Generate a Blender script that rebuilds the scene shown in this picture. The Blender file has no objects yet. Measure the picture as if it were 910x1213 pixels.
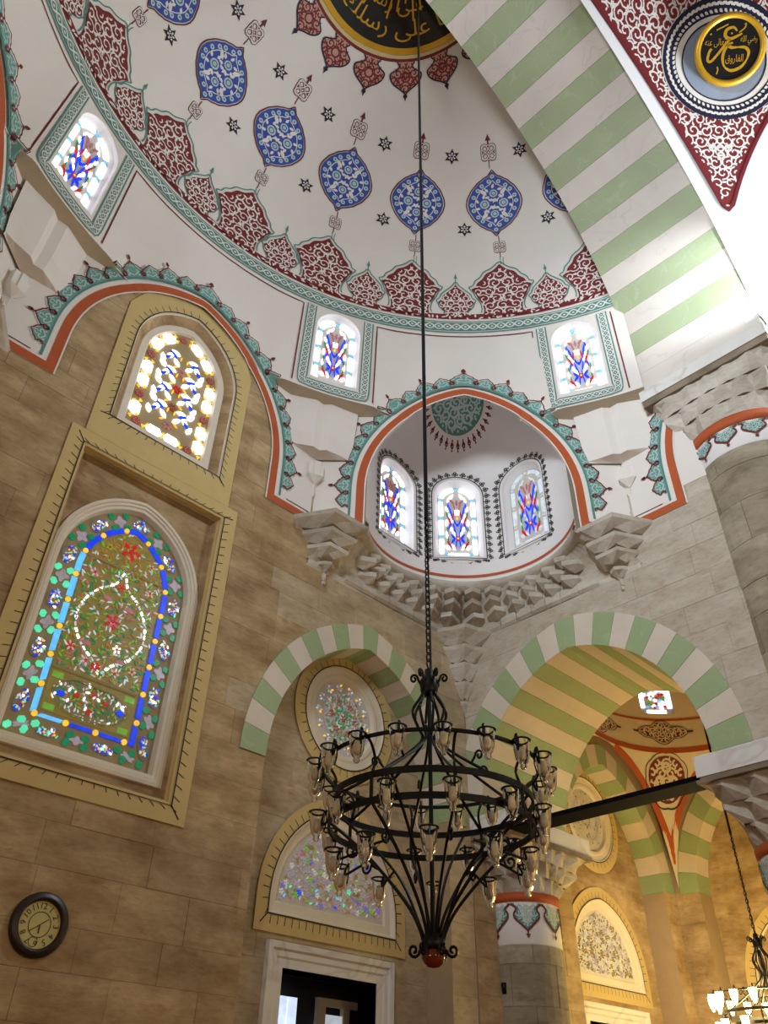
import bpy, bmesh, math, random
import numpy as np
from mathutils import Vector, Matrix
from mathutils.geometry import delaunay_2d_cdt
scn = bpy.context.scene
COL = scn.collection
pi = math.pi
rad = math.radians

# ------------------------------------------------------------------ camera, world, light, exposure
CAMP = Vector((-8.484, -7.001, 1.6))
Rv = Vector((0.7099, -0.7040, 0.0206)).normalized()
Fv = Vector((0.5434, 0.5656, 0.6203)).normalized()
Uv = Rv.cross(Fv).normalized()
Rv = Fv.cross(Uv).normalized()
cd = bpy.data.cameras.new('camera'); cam = bpy.data.objects.new('camera', cd); COL.objects.link(cam)
mw = Matrix((Rv, Uv, -Fv)).transposed().to_4x4(); mw.translation = CAMP
cam.matrix_world = mw
cd.sensor_fit = 'AUTO'; cd.sensor_width = 36.0; cd.lens = 934.1 / 1213 * 36; cd.clip_end = 200
scn.camera = cam
vs = scn.view_settings
vs.view_transform = 'Standard'; vs.look = 'None'; vs.gamma = 1.0; vs.use_curve_mapping = False
vs.exposure = -0.08
w = bpy.data.worlds.new('World'); scn.world = w; w.use_nodes = True
bg = w.node_tree.nodes['Background']; bg.inputs[0].default_value = (1.0, 0.86, 0.68, 1); bg.inputs[1].default_value = 0.19

def area(name, loc, tgt, sx, sy, power, color):
    l = bpy.data.lights.new(name, 'AREA'); l.shape = 'RECTANGLE'; l.size = sx; l.size_y = sy
    l.energy = power; l.color = color
    o = bpy.data.objects.new(name, l); COL.objects.link(o); o.location = loc
    o.rotation_euler = (Vector(tgt) - Vector(loc)).to_track_quat('-Z', 'Y').to_euler()
    return o
def point(name, loc, power, color, r=.1):
    l = bpy.data.lights.new(name, 'POINT'); l.energy = power; l.color = color; l.shadow_soft_size = r
    o = bpy.data.objects.new(name, l); COL.objects.link(o); o.location = loc
    return o
# daylight entering through the tympanum window beside the great pier (the window itself is built below)
area('tympanum_daylight', (1.42, -8.1, 11.6), (-1.5, -5.9, 13.2), 1.3, 1.9, 650, (0.80, 0.90, 1.0))
# daylight from the tympanum windows on the opposite side of the hall
hw_ = area('hall_window_daylight', (-12.3, -7.6, 11.2), (-0.3, -2.9, 9.9), 3.0, 2.4, 270, (0.78, 0.88, 1.0)); hw_.data.spread = rad(74)
# added flood beam brightening the great arch; its source is unseen (fixture built below)
fl = bpy.data.lights.new('added_flood_beam', 'SPOT'); fl.energy = 560; fl.color = (0.86, 0.94, 1.0); fl.spot_size = rad(62); fl.spot_blend = .8; fl.shadow_soft_size = .12
flo = bpy.data.objects.new('added_flood_beam', fl); COL.objects.link(flo); flo.location = (-1.25, -6.85, 10.6)
flo.rotation_euler = (Vector((-.15, -5.35, 11.5)) - Vector((-1.25, -6.85, 10.6))).to_track_quat('-Z', 'Y').to_euler()
# warm lamps of the hall's hanging chandeliers, below the frame
for i, (lx, ly, lz, pw) in enumerate(((-9.4, -4.4, 2.6, 100), (-7.0, -9.0, 3.0, 105), (-4.6, -8.2, 3.0, 125))):
    point('hall_lamp_light', (lx, ly, lz), pw, (1.0, 0.76, 0.46), .25)

# ------------------------------------------------------------------ materials
def lin(c):
    c = c / 255.0
    return c / 12.92 if c <= 0.04045 else ((c + 0.055) / 1.055) ** 2.4
def rgb(r, g, b): return (lin(r), lin(g), lin(b), 1.0)
MATS = {}
def base_mat(name):
    m = bpy.data.materials.new(name); m.use_nodes = True
    nt = m.node_tree; b = nt.nodes['Principled BSDF']
    return m, nt, b
def noise_color(nt, scale, c1, c2, detail=4, coord='Object', rough=.6, stretch=None, lo=.3, hi=.7):
    tc = nt.nodes.new('ShaderNodeTexCoord'); n = nt.nodes.new('ShaderNodeTexNoise')
    n.inputs['Scale'].default_value = scale; n.inputs['Detail'].default_value = detail; n.inputs['Roughness'].default_value = rough
    if stretch:
        mp = nt.nodes.new('ShaderNodeMapping'); mp.inputs['Scale'].default_value = stretch
        nt.links.new(tc.outputs[coord], mp.inputs[0]); nt.links.new(mp.outputs[0], n.inputs['Vector'])
    else:
        nt.links.new(tc.outputs[coord], n.inputs['Vector'])
    r = nt.nodes.new('ShaderNodeValToRGB'); r.color_ramp.elements[0].position = lo; r.color_ramp.elements[1].position = hi
    r.color_ramp.elements[0].color = c1; r.color_ramp.elements[1].color = c2
    nt.links.new(n.outputs['Fac'], r.inputs[0])
    return r, n
def flat(name, r, g, b, rough=.7, var=.12, metal=0.0, scale=5.0):
    m, nt, bs = base_mat(name)
    c = rgb(r, g, b); d = tuple(x * (1 - var) for x in c[:3]) + (1,)
    rr, _ = noise_color(nt, scale, d, c)
    nt.links.new(rr.outputs[0], bs.inputs['Base Color'])
    bs.inputs['Roughness'].default_value = rough; bs.inputs['Metallic'].default_value = metal
    MATS[name] = m; return m
def mixc(nt, fac, a, b, mode='MIX'):
    mx = nt.nodes.new('ShaderNodeMix'); mx.data_type = 'RGBA'; mx.blend_type = mode
    for s, v in ((0, fac), (6, a), (7, b)):
        if hasattr(v, 'is_linked') or hasattr(v, 'links'): nt.links.new(v, mx.inputs[s])
        else: mx.inputs[s].default_value = v
    return mx.outputs[2]
def stone(name, c1, c2, dark, objvar=.3, bump=.25):
    m, nt, bs = base_mat(name)
    r, n = noise_color(nt, 1.4, rgb(*c1), rgb(*c2), detail=6, stretch=(1, 1, 2.2), lo=.35, hi=.66)
    r2, n2 = noise_color(nt, 9, (1, 1, 1, 1), (.8, .76, .7, 1), detail=5, stretch=(1, 1, 3.0), lo=.48, hi=.75)
    r3, n3 = noise_color(nt, 3.1, (0, 0, 0, 1), (1, 1, 1, 1), detail=5, stretch=(1, 1, 2.6), lo=.56, hi=.74)
    c = mixc(nt, 1.0, r.outputs[0], r2.outputs[0], 'MULTIPLY')
    ml = nt.nodes.new('ShaderNodeMath'); ml.operation = 'MULTIPLY'; ml.inputs[1].default_value = .6
    nt.links.new(r3.outputs[0], ml.inputs[0])
    c = mixc(nt, ml.outputs[0], c, rgb(*dark))
    oi = nt.nodes.new('ShaderNodeObjectInfo')
    rp = nt.nodes.new('ShaderNodeValToRGB')
    rp.color_ramp.elements[0].color = (1 - objvar, 1 - objvar * 1.12, 1 - objvar * 1.3, 1); rp.color_ramp.elements[1].color = (1.0, 1.0, 1.0, 1)
    nt.links.new(oi.outputs['Random'], rp.inputs[0])
    c = mixc(nt, 1.0, c, rp.outputs[0], 'MULTIPLY')
    nt.links.new(c, bs.inputs['Base Color']); bs.inputs['Roughness'].default_value = .85
    bp = nt.nodes.new('ShaderNodeBump'); bp.inputs['Strength'].default_value = bump; bp.inputs['Distance'].default_value = .02
    nt.links.new(n2.outputs['Fac'], bp.inputs['Height']); nt.links.new(bp.outputs[0], bs.inputs['Normal'])
    MATS[name] = m; return m
def marble(name, base, vein, scale=1.6, width=.03):
    m, nt, bs = base_mat(name)
    r, n = noise_color(nt, .9, rgb(*[x * .93 for x in base]), rgb(*base), detail=3)
    tc = nt.nodes.new('ShaderNodeTexCoord')
    oi = nt.nodes.new('ShaderNodeObjectInfo')
    ad = nt.nodes.new('ShaderNodeVectorMath'); ad.operation = 'MULTIPLY_ADD'
    cm = nt.nodes.new('ShaderNodeCombineXYZ')
    for i in range(3): nt.links.new(oi.outputs['Random'], cm.inputs[i])
    ad.inputs[1].default_value = (9, 17, 23)
    nt.links.new(cm.outputs[0], ad.inputs[0]); nt.links.new(tc.outputs['Object'], ad.inputs[2])
    n2 = nt.nodes.new('ShaderNodeTexNoise'); n2.inputs['Scale'].default_value = scale; n2.inputs['Detail'].default_value = 3; n2.inputs['Distortion'].default_value = .6
    nt.links.new(ad.outputs[0], n2.inputs['Vector'])
    s = nt.nodes.new('ShaderNodeMath'); s.operation = 'SUBTRACT'; s.inputs[1].default_value = .5
    a = nt.nodes.new('ShaderNodeMath'); a.operation = 'ABSOLUTE'
    nt.links.new(n2.outputs['Fac'], s.inputs[0]); nt.links.new(s.outputs[0], a.inputs[0])
    mr = nt.nodes.new('ShaderNodeMapRange'); mr.inputs[1].default_value = 0; mr.inputs[2].default_value = width; mr.inputs[3].default_value = .45; mr.inputs[4].default_value = 0
    nt.links.new(a.outputs[0], mr.inputs[0])
    c = mixc(nt, mr.outputs[0], r.outputs[0], rgb(*vein))
    nt.links.new(c, bs.inputs['Base Color']); bs.inputs['Roughness'].default_value = .6
    MATS[name] = m; return m
def glow(name, r, g, b, strength, var=.25, rough=.25):
    m, nt, bs = base_mat(name)
    c = rgb(r, g, b); d = tuple(x * (1 - var) for x in c[:3]) + (1,)
    rr, _ = noise_color(nt, 11, d, c, detail=2)
    nt.links.new(rr.outputs[0], bs.inputs['Base Color']); nt.links.new(rr.outputs[0], bs.inputs['Emission Color'])
    bs.inputs['Emission Strength'].default_value = strength; bs.inputs['Roughness'].default_value = rough
    MATS[name] = m; return m

stone('stone_warm', (154, 124, 82), (202, 176, 134), (126, 90, 52), .16)
stone('stone_mid', (172, 150, 116), (202, 184, 152), (142, 112, 78), .14)  # paler mix with corner daylight, and some wear, put into its colour
stone('stone_grey', (182, 168, 148), (204, 194, 178), (160, 138, 114), .10)
stone('stone_pier', (150, 138, 116), (186, 174, 152), (118, 100, 76), .30)
stone('stone_green', (112, 118, 102), (138, 142, 122), (96, 98, 84), .1)
stone('stone_dark', (126, 112, 92), (160, 146, 124), (98, 82, 62), .2)
stone('stone_carved', (186, 176, 160), (212, 204, 190), (158, 140, 118), .14, .12)
flat('mortar', 172, 148, 114); flat('mortar_grey', 186, 174, 156)
flat('plaster', 232, 224, 214, .8, .05, scale=1.2)
flat('plaster_cool', 236, 232, 228, .8, .04, scale=1.2)
flat('plaster_cream', 222, 208, 180, .8, .06)
flat('frame_cream', 226, 214, 192, .6, .06)
flat('ledge_beige', 206, 192, 168, .8, .08)
flat('yellow_paint', 206, 180, 118, .8, .08)
flat('line_black', 26, 24, 22); flat('navy', 24, 24, 52); flat('maroon', 112, 28, 34); flat('red_paint', 122, 30, 32)
flat('teal', 84, 142, 132); flat('teal_pale', 190, 212, 204); flat('teal_leaf', 112, 162, 152); flat('orange_paint', 186, 86, 36)
flat('white_paint', 238, 230, 220); flat('blue_paint', 52, 78, 166); flat('gold', 224, 170, 44, .35, .1, .35)
flat('black_panel', 22, 20, 20, .4); flat('grey_blue', 150, 160, 176); flat('pale_gold', 214, 190, 130)
flat('rose_paint', 196, 150, 130)
marble('voussoir_green', (176, 188, 148), (190, 204, 172), 1.6, .010); marble('voussoir_white', (230, 220, 208), (200, 190, 182), 1.3, .012)
marble('marble_white', (232, 228, 220), (176, 166, 160), 1.2)
marble('face_green', (160, 178, 130), (172, 190, 148), 2.0, .010); marble('face_white', (222, 208, 188), (204, 190, 174), 1.6, .008)
flat('iron', 24, 25, 26, .45, .3, .6); flat('tie_iron', 9, 9, 12, .8, .2); flat('amber', 120, 46, 18, .12, .3)
flat('clock_wood', 44, 28, 20, .35, .3); flat('clock_face', 206, 190, 116, .6, .1); flat('clock_ink', 58, 44, 24)
flat('carpet', 112, 42, 34, .95, .2); flat('dark_room', 40, 32, 26); flat('lamp_core', 214, 200, 168, .4)
flat('lead', 150, 140, 126, .6, .2); flat('tracery', 172, 150, 106, .7, .15); flat('tracery_pale', 214, 206, 194, .7, .1)
MATS['tie_iron'].node_tree.nodes['Principled BSDF'].inputs['Specular IOR Level'].default_value = .08
m, nt, bs = base_mat('lamp_glass'); bs.inputs['Base Color'].default_value = (.92, .93, .95, 1); bs.inputs['Roughness'].default_value = .06
bs.inputs['Transmission Weight'].default_value = 1.0; bs.inputs['IOR'].default_value = 1.12; MATS['lamp_glass'] = m
glow('g_white', 240, 244, 255, 4.5, .12); glow('g_white_dim', 190, 200, 208, .85); glow('g_blue', 20, 64, 232, .95, .35)
glow('g_sky', 96, 186, 244, 1.0); glow('g_red', 196, 30, 34, .6); glow('g_yellow', 250, 200, 60, .9); glow('g_green', 14, 134, 88, .55)
glow('g_mint', 90, 226, 176, .9); glow('g_lime', 120, 180, 60, .5); glow('g_pink', 176, 116, 120, .5); glow('g_violet', 120, 110, 200, .55)
glow('g_amber', 190, 140, 60, .3); glow('g_clear', 200, 206, 196, .45); glow('g_lilac', 170, 160, 170, .42); glow('g_olive', 150, 134, 66, .26)
glow('g_brown', 150, 74, 62, .42); glow('lamp_lit', 255, 214, 140, 26, .0); glow('g_day', 225, 238, 255, 4.0, .05); glow('g_room', 190, 205, 230, 1.6)
# ------------------------------------------------------------------ object helpers
def mk(name, V, F, mats, mi=None, parent=None, smooth=False):
    me = bpy.data.meshes.new(name)
    me.from_pydata([tuple(v) for v in V], [], F)
    if isinstance(mats, str): mats = [mats]
    for k in mats: me.materials.append(MATS[k])
    if mi is not None: me.polygons.foreach_set('material_index', np.array(mi, dtype=np.int32))
    if smooth: me.polygons.foreach_set('use_smooth', np.ones(len(F), dtype=bool))
    me.update()
    o = bpy.data.objects.new(name, me); COL.objects.link(o)
    if parent is not None: o.parent = parent
    return o
def empty(name, loc=(0, 0, 0), parent=None):
    o = bpy.data.objects.new(name, None); COL.objects.link(o); o.location = loc; o.empty_display_size = .2
    if parent is not None: o.parent = parent
    return o
def tag(o, label, cat, kind=None, group=None):
    o['label'] = label; o['category'] = cat
    if kind: o['kind'] = kind
    if group: o['group'] = group
    return o
def struct(name, label, cat): return tag(empty(name), label, cat, 'structure')
class MB:
    def __init__(s): s.V = []; s.F = []; s.M = []
    def add(s, V, F, m=0):
        k = len(s.V); s.V += [tuple(v) for v in V]; s.F += [tuple(i + k for i in f) for f in F]; s.M += [m] * len(F); return s
    def box(s, a, b, m=0):
        x0, y0, z0 = a; x1, y1, z1 = b
        V = [(x0, y0, z0), (x1, y0, z0), (x1, y1, z0), (x0, y1, z0), (x0, y0, z1), (x1, y0, z1), (x1, y1, z1), (x0, y1, z1)]
        return s.add(V, [(0, 3, 2, 1), (4, 5, 6, 7), (0, 1, 5, 4), (1, 2, 6, 5), (2, 3, 7, 6), (3, 0, 4, 7)], m)
    def prism(s, poly, z0, z1, m=0, poly2=None):
        n = len(poly); p2 = poly2 or poly
        V = [(p[0], p[1], z0) for p in poly] + [(p[0], p[1], z1) for p in p2]
        F = [(i, (i + 1) % n, n + (i + 1) % n, n + i) for i in range(n)] + [tuple(range(n))[::-1], tuple(range(n, 2 * n))]
        return s.add(V, F, m)
    def lathe(s, prof, n=16, c=(0, 0, 0), m=0, a0=0, a1=2 * pi):
        full = abs(a1 - a0 - 2 * pi) < 1e-6; k = n if full else n + 1
        V = []; F = []
        for i in range(k):
            a = a0 + (a1 - a0) * i / n
            for r, z in prof: V.append((c[0] + r * math.cos(a), c[1] + r * math.sin(a), c[2] + z))
        p = len(prof)
        for i in range(n):
            j = (i + 1) % k
            for q in range(p - 1): F.append((i * p + q, j * p + q, j * p + q + 1, i * p + q + 1))
        return s.add(V, F, m)
    def tube(s, pts, r, n=6, closed=False, m=0):
        P = [Vector(p) for p in pts]; N = len(P); V = []; F = []
        rr = r if isinstance(r, (list, tuple)) else [r] * N
        up = Vector((0.13, 0.21, 0.97)).normalized()
        for i in range(N):
            if closed: t = P[(i + 1) % N] - P[i - 1]
            else: t = P[min(i + 1, N - 1)] - P[max(i - 1, 0)]
            t = t.normalized() if t.length > 1e-9 else Vector((0, 0, 1))
            a = t.cross(up); a = a.normalized() if a.length > 1e-3 else t.cross(Vector((1, 0, 0))).normalized()
            b = t.cross(a)
            for k in range(n):
                th = 2 * pi * k / n; V.append(P[i] + (a * math.cos(th) + b * math.sin(th)) * rr[i])
        for i in range(N if closed else N - 1):
            j = (i + 1) % N
            for k in range(n): F.append((i * n + k, i * n + (k + 1) % n, j * n + (k + 1) % n, j * n + k))
        if not closed: F += [tuple(range(n))[::-1], tuple(range((N - 1) * n, N * n))]
        return s.add(V, F, m)
    def build(s, name, mats, parent=None, smooth=False): return mk(name, s.V, s.F, mats, s.M, parent, smooth)

# ------------------------------------------------------------------ 2D shapes
def spline(pts, n=5, closed=False):
    P = [np.array(p, float) for p in pts]; N = len(P); out = []
    for i in range(N if closed else N - 1):
        if closed: p0, p1, p2, p3 = P[i - 1], P[i], P[(i + 1) % N], P[(i + 2) % N]
        else: p0, p1, p2, p3 = P[max(i - 1, 0)], P[i], P[i + 1], P[min(i + 2, N - 1)]
        for k in range(n):
            t = k / n
            out.append(tuple(.5 * ((2 * p1) + (p2 - p0) * t + (2 * p0 - 5 * p1 + 4 * p2 - p3) * t * t + (3 * p1 - p0 - 3 * p2 + p3) * t ** 3)))
    if not closed: out.append(tuple(P[-1]))
    return out
def mirror_profile(half): return list(half) + [(-x, y) for x, y in reversed(half) if abs(x) > 1e-9]
def circle(cx, cy, r, n=14, ry=None): return [(cx + r * math.cos(2 * pi * i / n), cy + (ry or r) * math.sin(2 * pi * i / n)) for i in range(n)]
def rect(x0, z0, x1, z1): return [(x0, z0), (x1, z0), (x1, z1), (x0, z1)]
def densify(pts, d, closed=True):
    out = []; N = len(pts)
    for i in range(N if closed else N - 1):
        a = pts[i]; b = pts[(i + 1) % N]; L = math.hypot(b[0] - a[0], b[1] - a[1]); k = max(1, int(math.ceil(L / d)))
        for j in range(k): out.append((a[0] + (b[0] - a[0]) * j / k, a[1] + (b[1] - a[1]) * j / k))
    if not closed: out.append(tuple(pts[-1]))
    return out
def arch_curve(cx, a, zs, h, n=12):
    """from right springing over the apex to left springing"""
    out = []
    if h >= a:
        e = (h * h - a * a) / (2 * a); Rr = a + e; am = math.atan2(h, e)
        for i in range(n + 1):
            t = am * i / n; out.append((cx - e + Rr * math.cos(t), zs + Rr * math.sin(t)))
    else:
        for i in range(n + 1):
            t = pi / 2 * i / n; out.append((cx + a * math.cos(t), zs + h * math.sin(t)))
    return out + [(2 * cx - x, z) for x, z in reversed(out[:-1])]
def arch_pts(cx, a, zb, zs, h, n=12): return [(cx - a, zb), (cx + a, zb)] + arch_curve(cx, a, zs, h, n)
def resample(pts, N):
    P = np.array(pts); L = np.r_[0, np.cumsum(np.hypot(*np.diff(P, axis=0).T))]
    t = np.linspace(0, L[-1], N + 1)
    return np.c_[np.interp(t, L, P[:, 0]), np.interp(t, L, P[:, 1])], L[-1]
def pip(px, py, poly):
    """vectorised point in polygon"""
    px = np.asarray(px); py = np.asarray(py); ins = np.zeros(px.shape, bool)
    P = np.array(poly); x0 = P[:, 0]; y0 = P[:, 1]; x1 = np.roll(x0, -1); y1 = np.roll(y0, -1)
    for a, b, c, d in zip(x0, y0, x1, y1):
        if b == d: continue
        c1 = ((b > py) != (d > py)) & (px < (c - a) * (py - b) / (d - b) + a)
        ins ^= c1
    return ins
def region(outline, holes=(), grid=None, clip=None):
    """triangulate outline minus holes -> verts, tris"""
    V = [Vector(p) for p in outline]; n = len(outline); E = [(i, (i + 1) % n) for i in range(n)]
    for hpoly in holes:
        k = len(V); m_ = len(hpoly); V += [Vector(p) for p in hpoly]; E += [(k + i, k + (i + 1) % m_) for i in range(m_)]
    if grid:
        O = np.array(outline); lo = O.min(0); hi = O.max(0)
        gx = np.arange(lo[0] + grid * .37, hi[0], grid); gy = np.arange(lo[1] + grid * .41, hi[1], grid)
        if len(gx) and len(gy):
            X, Y = np.meshgrid(gx, gy); X = X.ravel(); Y = Y.ravel(); ok = pip(X, Y, outline)
            for hpoly in holes: ok &= ~pip(X, Y, hpoly)
            V += [Vector((x, y)) for x, y in zip(X[ok], Y[ok])]
    r = delaunay_2d_cdt(V, E, [], 0, 1e-6)
    vv = [(v.x, v.y) for v in r[0]]; tr = [tuple(f) for f in r[2]]
    if not tr: return vv, []
    A = np.array(vv); T = np.array(tr); C = A[T].mean(1)
    ok = pip(C[:, 0], C[:, 1], outline)
    for hpoly in holes: ok &= ~pip(C[:, 0], C[:, 1], hpoly)
    return vv, [t for t, k in zip(tr, ok) if k]
def compact(vv, tr):
    used = sorted({i for t in tr for i in t}); mp = {u: i for i, u in enumerate(used)}
    return [vv[u] for u in used], [tuple(mp[i] for i in t) for t in tr]
def slab(name, vv, tr, S, f, b, mat, parent, smooth=False):
    """front sheet at offset f with side walls back to offset b"""
    vv, tr = compact(vv, tr); n = len(vv)
    V = [S(x, y, f) for x, y in vv]; F = list(tr)
    if b is not None:
        cnt = {}
        for t in tr:
            for i in range(len(t)):
                e = (t[i], t[(i + 1) % len(t)])
                k = (min(e), max(e)); cnt.setdefault(k, []).append(e)
        be = [v[0] for v in cnt.values() if len(v) == 1]
        bv = sorted({i for e in be for i in e}); mp = {u: n + i for i, u in enumerate(bv)}
        V += [S(vv[u][0], vv[u][1], b) for u in bv]
        F += [(e[1], e[0], mp[e[0]], mp[e[1]]) for e in be]
    return mk(name, V, F, mat, None, parent, smooth)
def loft(name, rings, S, mat, parent, closed=True, smooth=False, mi=None):
    """rings: list of (pts2d, off)"""
    n = len(rings[0][0]); V = []; F = []; M = []
    for pts, off in rings: V += [S(x, y, off) for x, y in pts]
    for k in range(len(rings) - 1):
        for i in range(n if closed else n - 1):
            j = (i + 1) % n; F.append((k * n + i, k * n + j, (k + 1) * n + j, (k + 1) * n + i)); M.append(mi[k] if mi else 0)
    return mk(name, V, F, mat, M, parent, smooth)

# ------------------------------------------------------------------ painted ornament: motifs of filled shapes and strokes laid on a surface
class Motif:
    def __init__(s): s.p = []
    def fill(s, pts, mat, lay=1, holes=(), grid=None):
        vv, tr = region(pts, holes, grid); vv, tr = compact(vv, tr); s.p.append((vv, tr, mat, lay)); return s
    def stroke(s, pts, w_, mat, lay=2, closed=False):
        P = np.array(pts, float); N = len(P)
        if N < 2: return s
        if closed: T = np.roll(P, -1, 0) - np.roll(P, 1, 0)
        else: T = np.gradient(P, axis=0)
        L = np.hypot(T[:, 0], T[:, 1]); L[L < 1e-9] = 1; T = T / L[:, None]; Nn = np.c_[-T[:, 1], T[:, 0]]
        ww = np.array(w_ if isinstance(w_, (list, tuple, np.ndarray)) else [w_] * N)[:, None] / 2
        vv = [tuple(p) for p in P + Nn * ww] + [tuple(p) for p in P - Nn * ww]
        F = [(i, (i + 1) % N, N + (i + 1) % N, N + i) for i in range(N if closed else N - 1)]
        s.p.append((vv, F, mat, lay)); return s
    def disc(s, x, y, r, mat, lay=2, n=10):
        s.p.append((circle(x, y, r, n), [tuple(range(n))], mat, lay)); return s
    def poly(s, pts, mat, lay=2):
        s.p.append((list(pts), [tuple(range(len(pts)))], mat, lay)); return s
    def ring(s, x, y, r, w_, mat, lay=2, n=16): return s.stroke(circle(x, y, r, n), w_, mat, lay, True)
    def tear(s, x, y, ang, l, wd, mat, lay=3):
        c, q = math.cos(ang), math.sin(ang)
        pts = [(0, 0), (.3 * l, wd / 2), (.62 * l, wd * .42), (l, 0), (.62 * l, -wd * .42), (.3 * l, -wd / 2)]
        return s.poly([(x + c * a - q * b, y + q * a + c * b) for a, b in pts], mat, lay)
class Paint:
    STEP = .004
    def __init__(s, S, base=.004): s.S = S; s.base = base; s.V = []; s.F = []; s.M = []; s.mats = []
    def stamp(s, motif, T=None, lay0=0):
        for vv, F, mat, lay in motif.p:
            if mat not in s.mats: s.mats.append(mat)
            mi = s.mats.index(mat); k = len(s.V); off = s.base + (lay + lay0) * s.STEP
            for x, y in vv:
                u, v = T(x, y) if T else (x, y)
                s.V.append(s.S(u, v, off))
            s.F += [tuple(i + k for i in f) for f in F]; s.M += [mi] * len(F)
        return s
    def build(s, name, parent, keep=None):
        if keep:
            ok = [keep(v) for v in s.V]; FM = [(f, m_) for f, m_ in zip(s.F, s.M) if all(ok[i] for i in f)]
            s.F = [f for f, _ in FM]; s.M = [m_ for _, m_ in FM]
        if not s.F: return None
        used = sorted({i for f in s.F for i in f}); mp = {u: i for i, u in enumerate(used)}
        return mk(name, [s.V[u] for u in used], [tuple(mp[i] for i in f) for f in s.F], s.mats, s.M, parent)
def move(x0, y0, ang=0, sc=1.0, flipx=False):
    c, q = math.cos(ang) * sc, math.sin(ang) * sc
    def T(x, y):
        if flipx: x = -x
        return (x0 + c * x - q * y, y0 + q * x + c * y)
    return T
class Path:
    """(s, n) coordinates along a 2D polyline; n to the left of travel"""
    def __init__(s, pts, closed=False):
        if closed: pts = list(pts) + [pts[0]]
        s.P = np.array(pts, float); s.L = np.r_[0, np.cumsum(np.hypot(*np.diff(s.P, axis=0).T))]; s.len = s.L[-1]
        T = np.gradient(s.P, axis=0)
        if closed: T[0] = T[-1] = T[0] + T[-1]
        T /= np.maximum(np.hypot(T[:, 0], T[:, 1]), 1e-9)[:, None]; s.N = np.c_[-T[:, 1], T[:, 0]]
    def __call__(s, t, n=0.0):
        t = min(max(t, 0), s.len)
        i = min(max(int(np.searchsorted(s.L, t)) - 1, 0), len(s.P) - 2); f = (t - s.L[i]) / max(s.L[i + 1] - s.L[i], 1e-9)
        p = s.P[i] * (1 - f) + s.P[i + 1] * f; q = s.N[i] * (1 - f) + s.N[i + 1] * f
        return (p[0] + q[0] * n, p[1] + q[1] * n)
    def at(s, s0, scale=1.0): return lambda x, y: s(s0 + x * scale, y * scale)
def rumi(mo, poly, mat, lay, step, w_, seed=1, mirror=True, leaf=None):
    rnd = random.Random(seed); P = np.array(poly); lo = P.min(0); hi = P.max(0)
    y = lo[1] + step * .4; row = 0
    while y < hi[1]:
        x = step * (.5 if row % 2 == 0 else .02) if mirror else lo[0] + step * (.5 if row % 2 == 0 else 1.0)
        while x < hi[0]:
            d = 1 if (row + int(round(x / step))) % 2 == 0 else -1; a0 = rnd.uniform(0, 2 * pi)
            pts = []
            for i in range(13):
                t = i / 12; r = step * (.56 - .44 * t); a = a0 + d * t * 2 * pi * 1.25
                pts.append((x + r * math.cos(a), y + r * math.sin(a)))
            Q = np.array(pts); ins = pip(Q[:, 0], Q[:, 1], poly)
            for sg in ((1, -1) if mirror and x > step * .1 else (1,)):
                run = []
                for p, k in list(zip(pts, ins)) + [((0, 0), False)]:
                    if k: run.append((sg * p[0], p[1]))
                    else:
                        if len(run) > 2: mo.stroke(run, w_, mat, lay)
                        run = []
                for i in (1, 4, 7):
                    if ins[i]:
                        ang = a0 + d * i / 12 * 2 * pi * 1.25 + d * .5
                        px, py = pts[i]
                        if sg < 0: ang = pi - ang; px = -px
                        mo.tear(px, py, ang, step * .42, step * .17, leaf or mat, lay)
            x += step
        y += step * .86; row += 1
def guilloche(mo, L, wd, mat='teal', pale='teal_pale', line='teal', lam=.22, lay=1, white='white_paint'):
    n = max(2, int(L / .05)); xs = np.linspace(0, L, n + 1)
    mo.stroke([(x, 0) for x in xs], wd, white, lay)
    for sg in (-1, 1): mo.stroke([(x, sg * (wd / 2 - .012)) for x in xs], .022, line, lay + 1)
    mo.stroke([(x, 0) for x in xs], wd - .085, mat, lay + 1)
    k = max(1, round(L / lam)); lam = L / k; A = wd * .24; xs = np.linspace(0, L, max(8, int(k * 10)) + 1)
    for ph in (0, pi): mo.stroke([(x, A * math.sin(2 * pi * x / lam + ph)) for x in xs], wd * .085, white, lay + 2)
    for i in range(2 * k):
        mo.disc((i + .5) * lam / 2, 0, wd * .075, white, lay + 2, 6)

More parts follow.
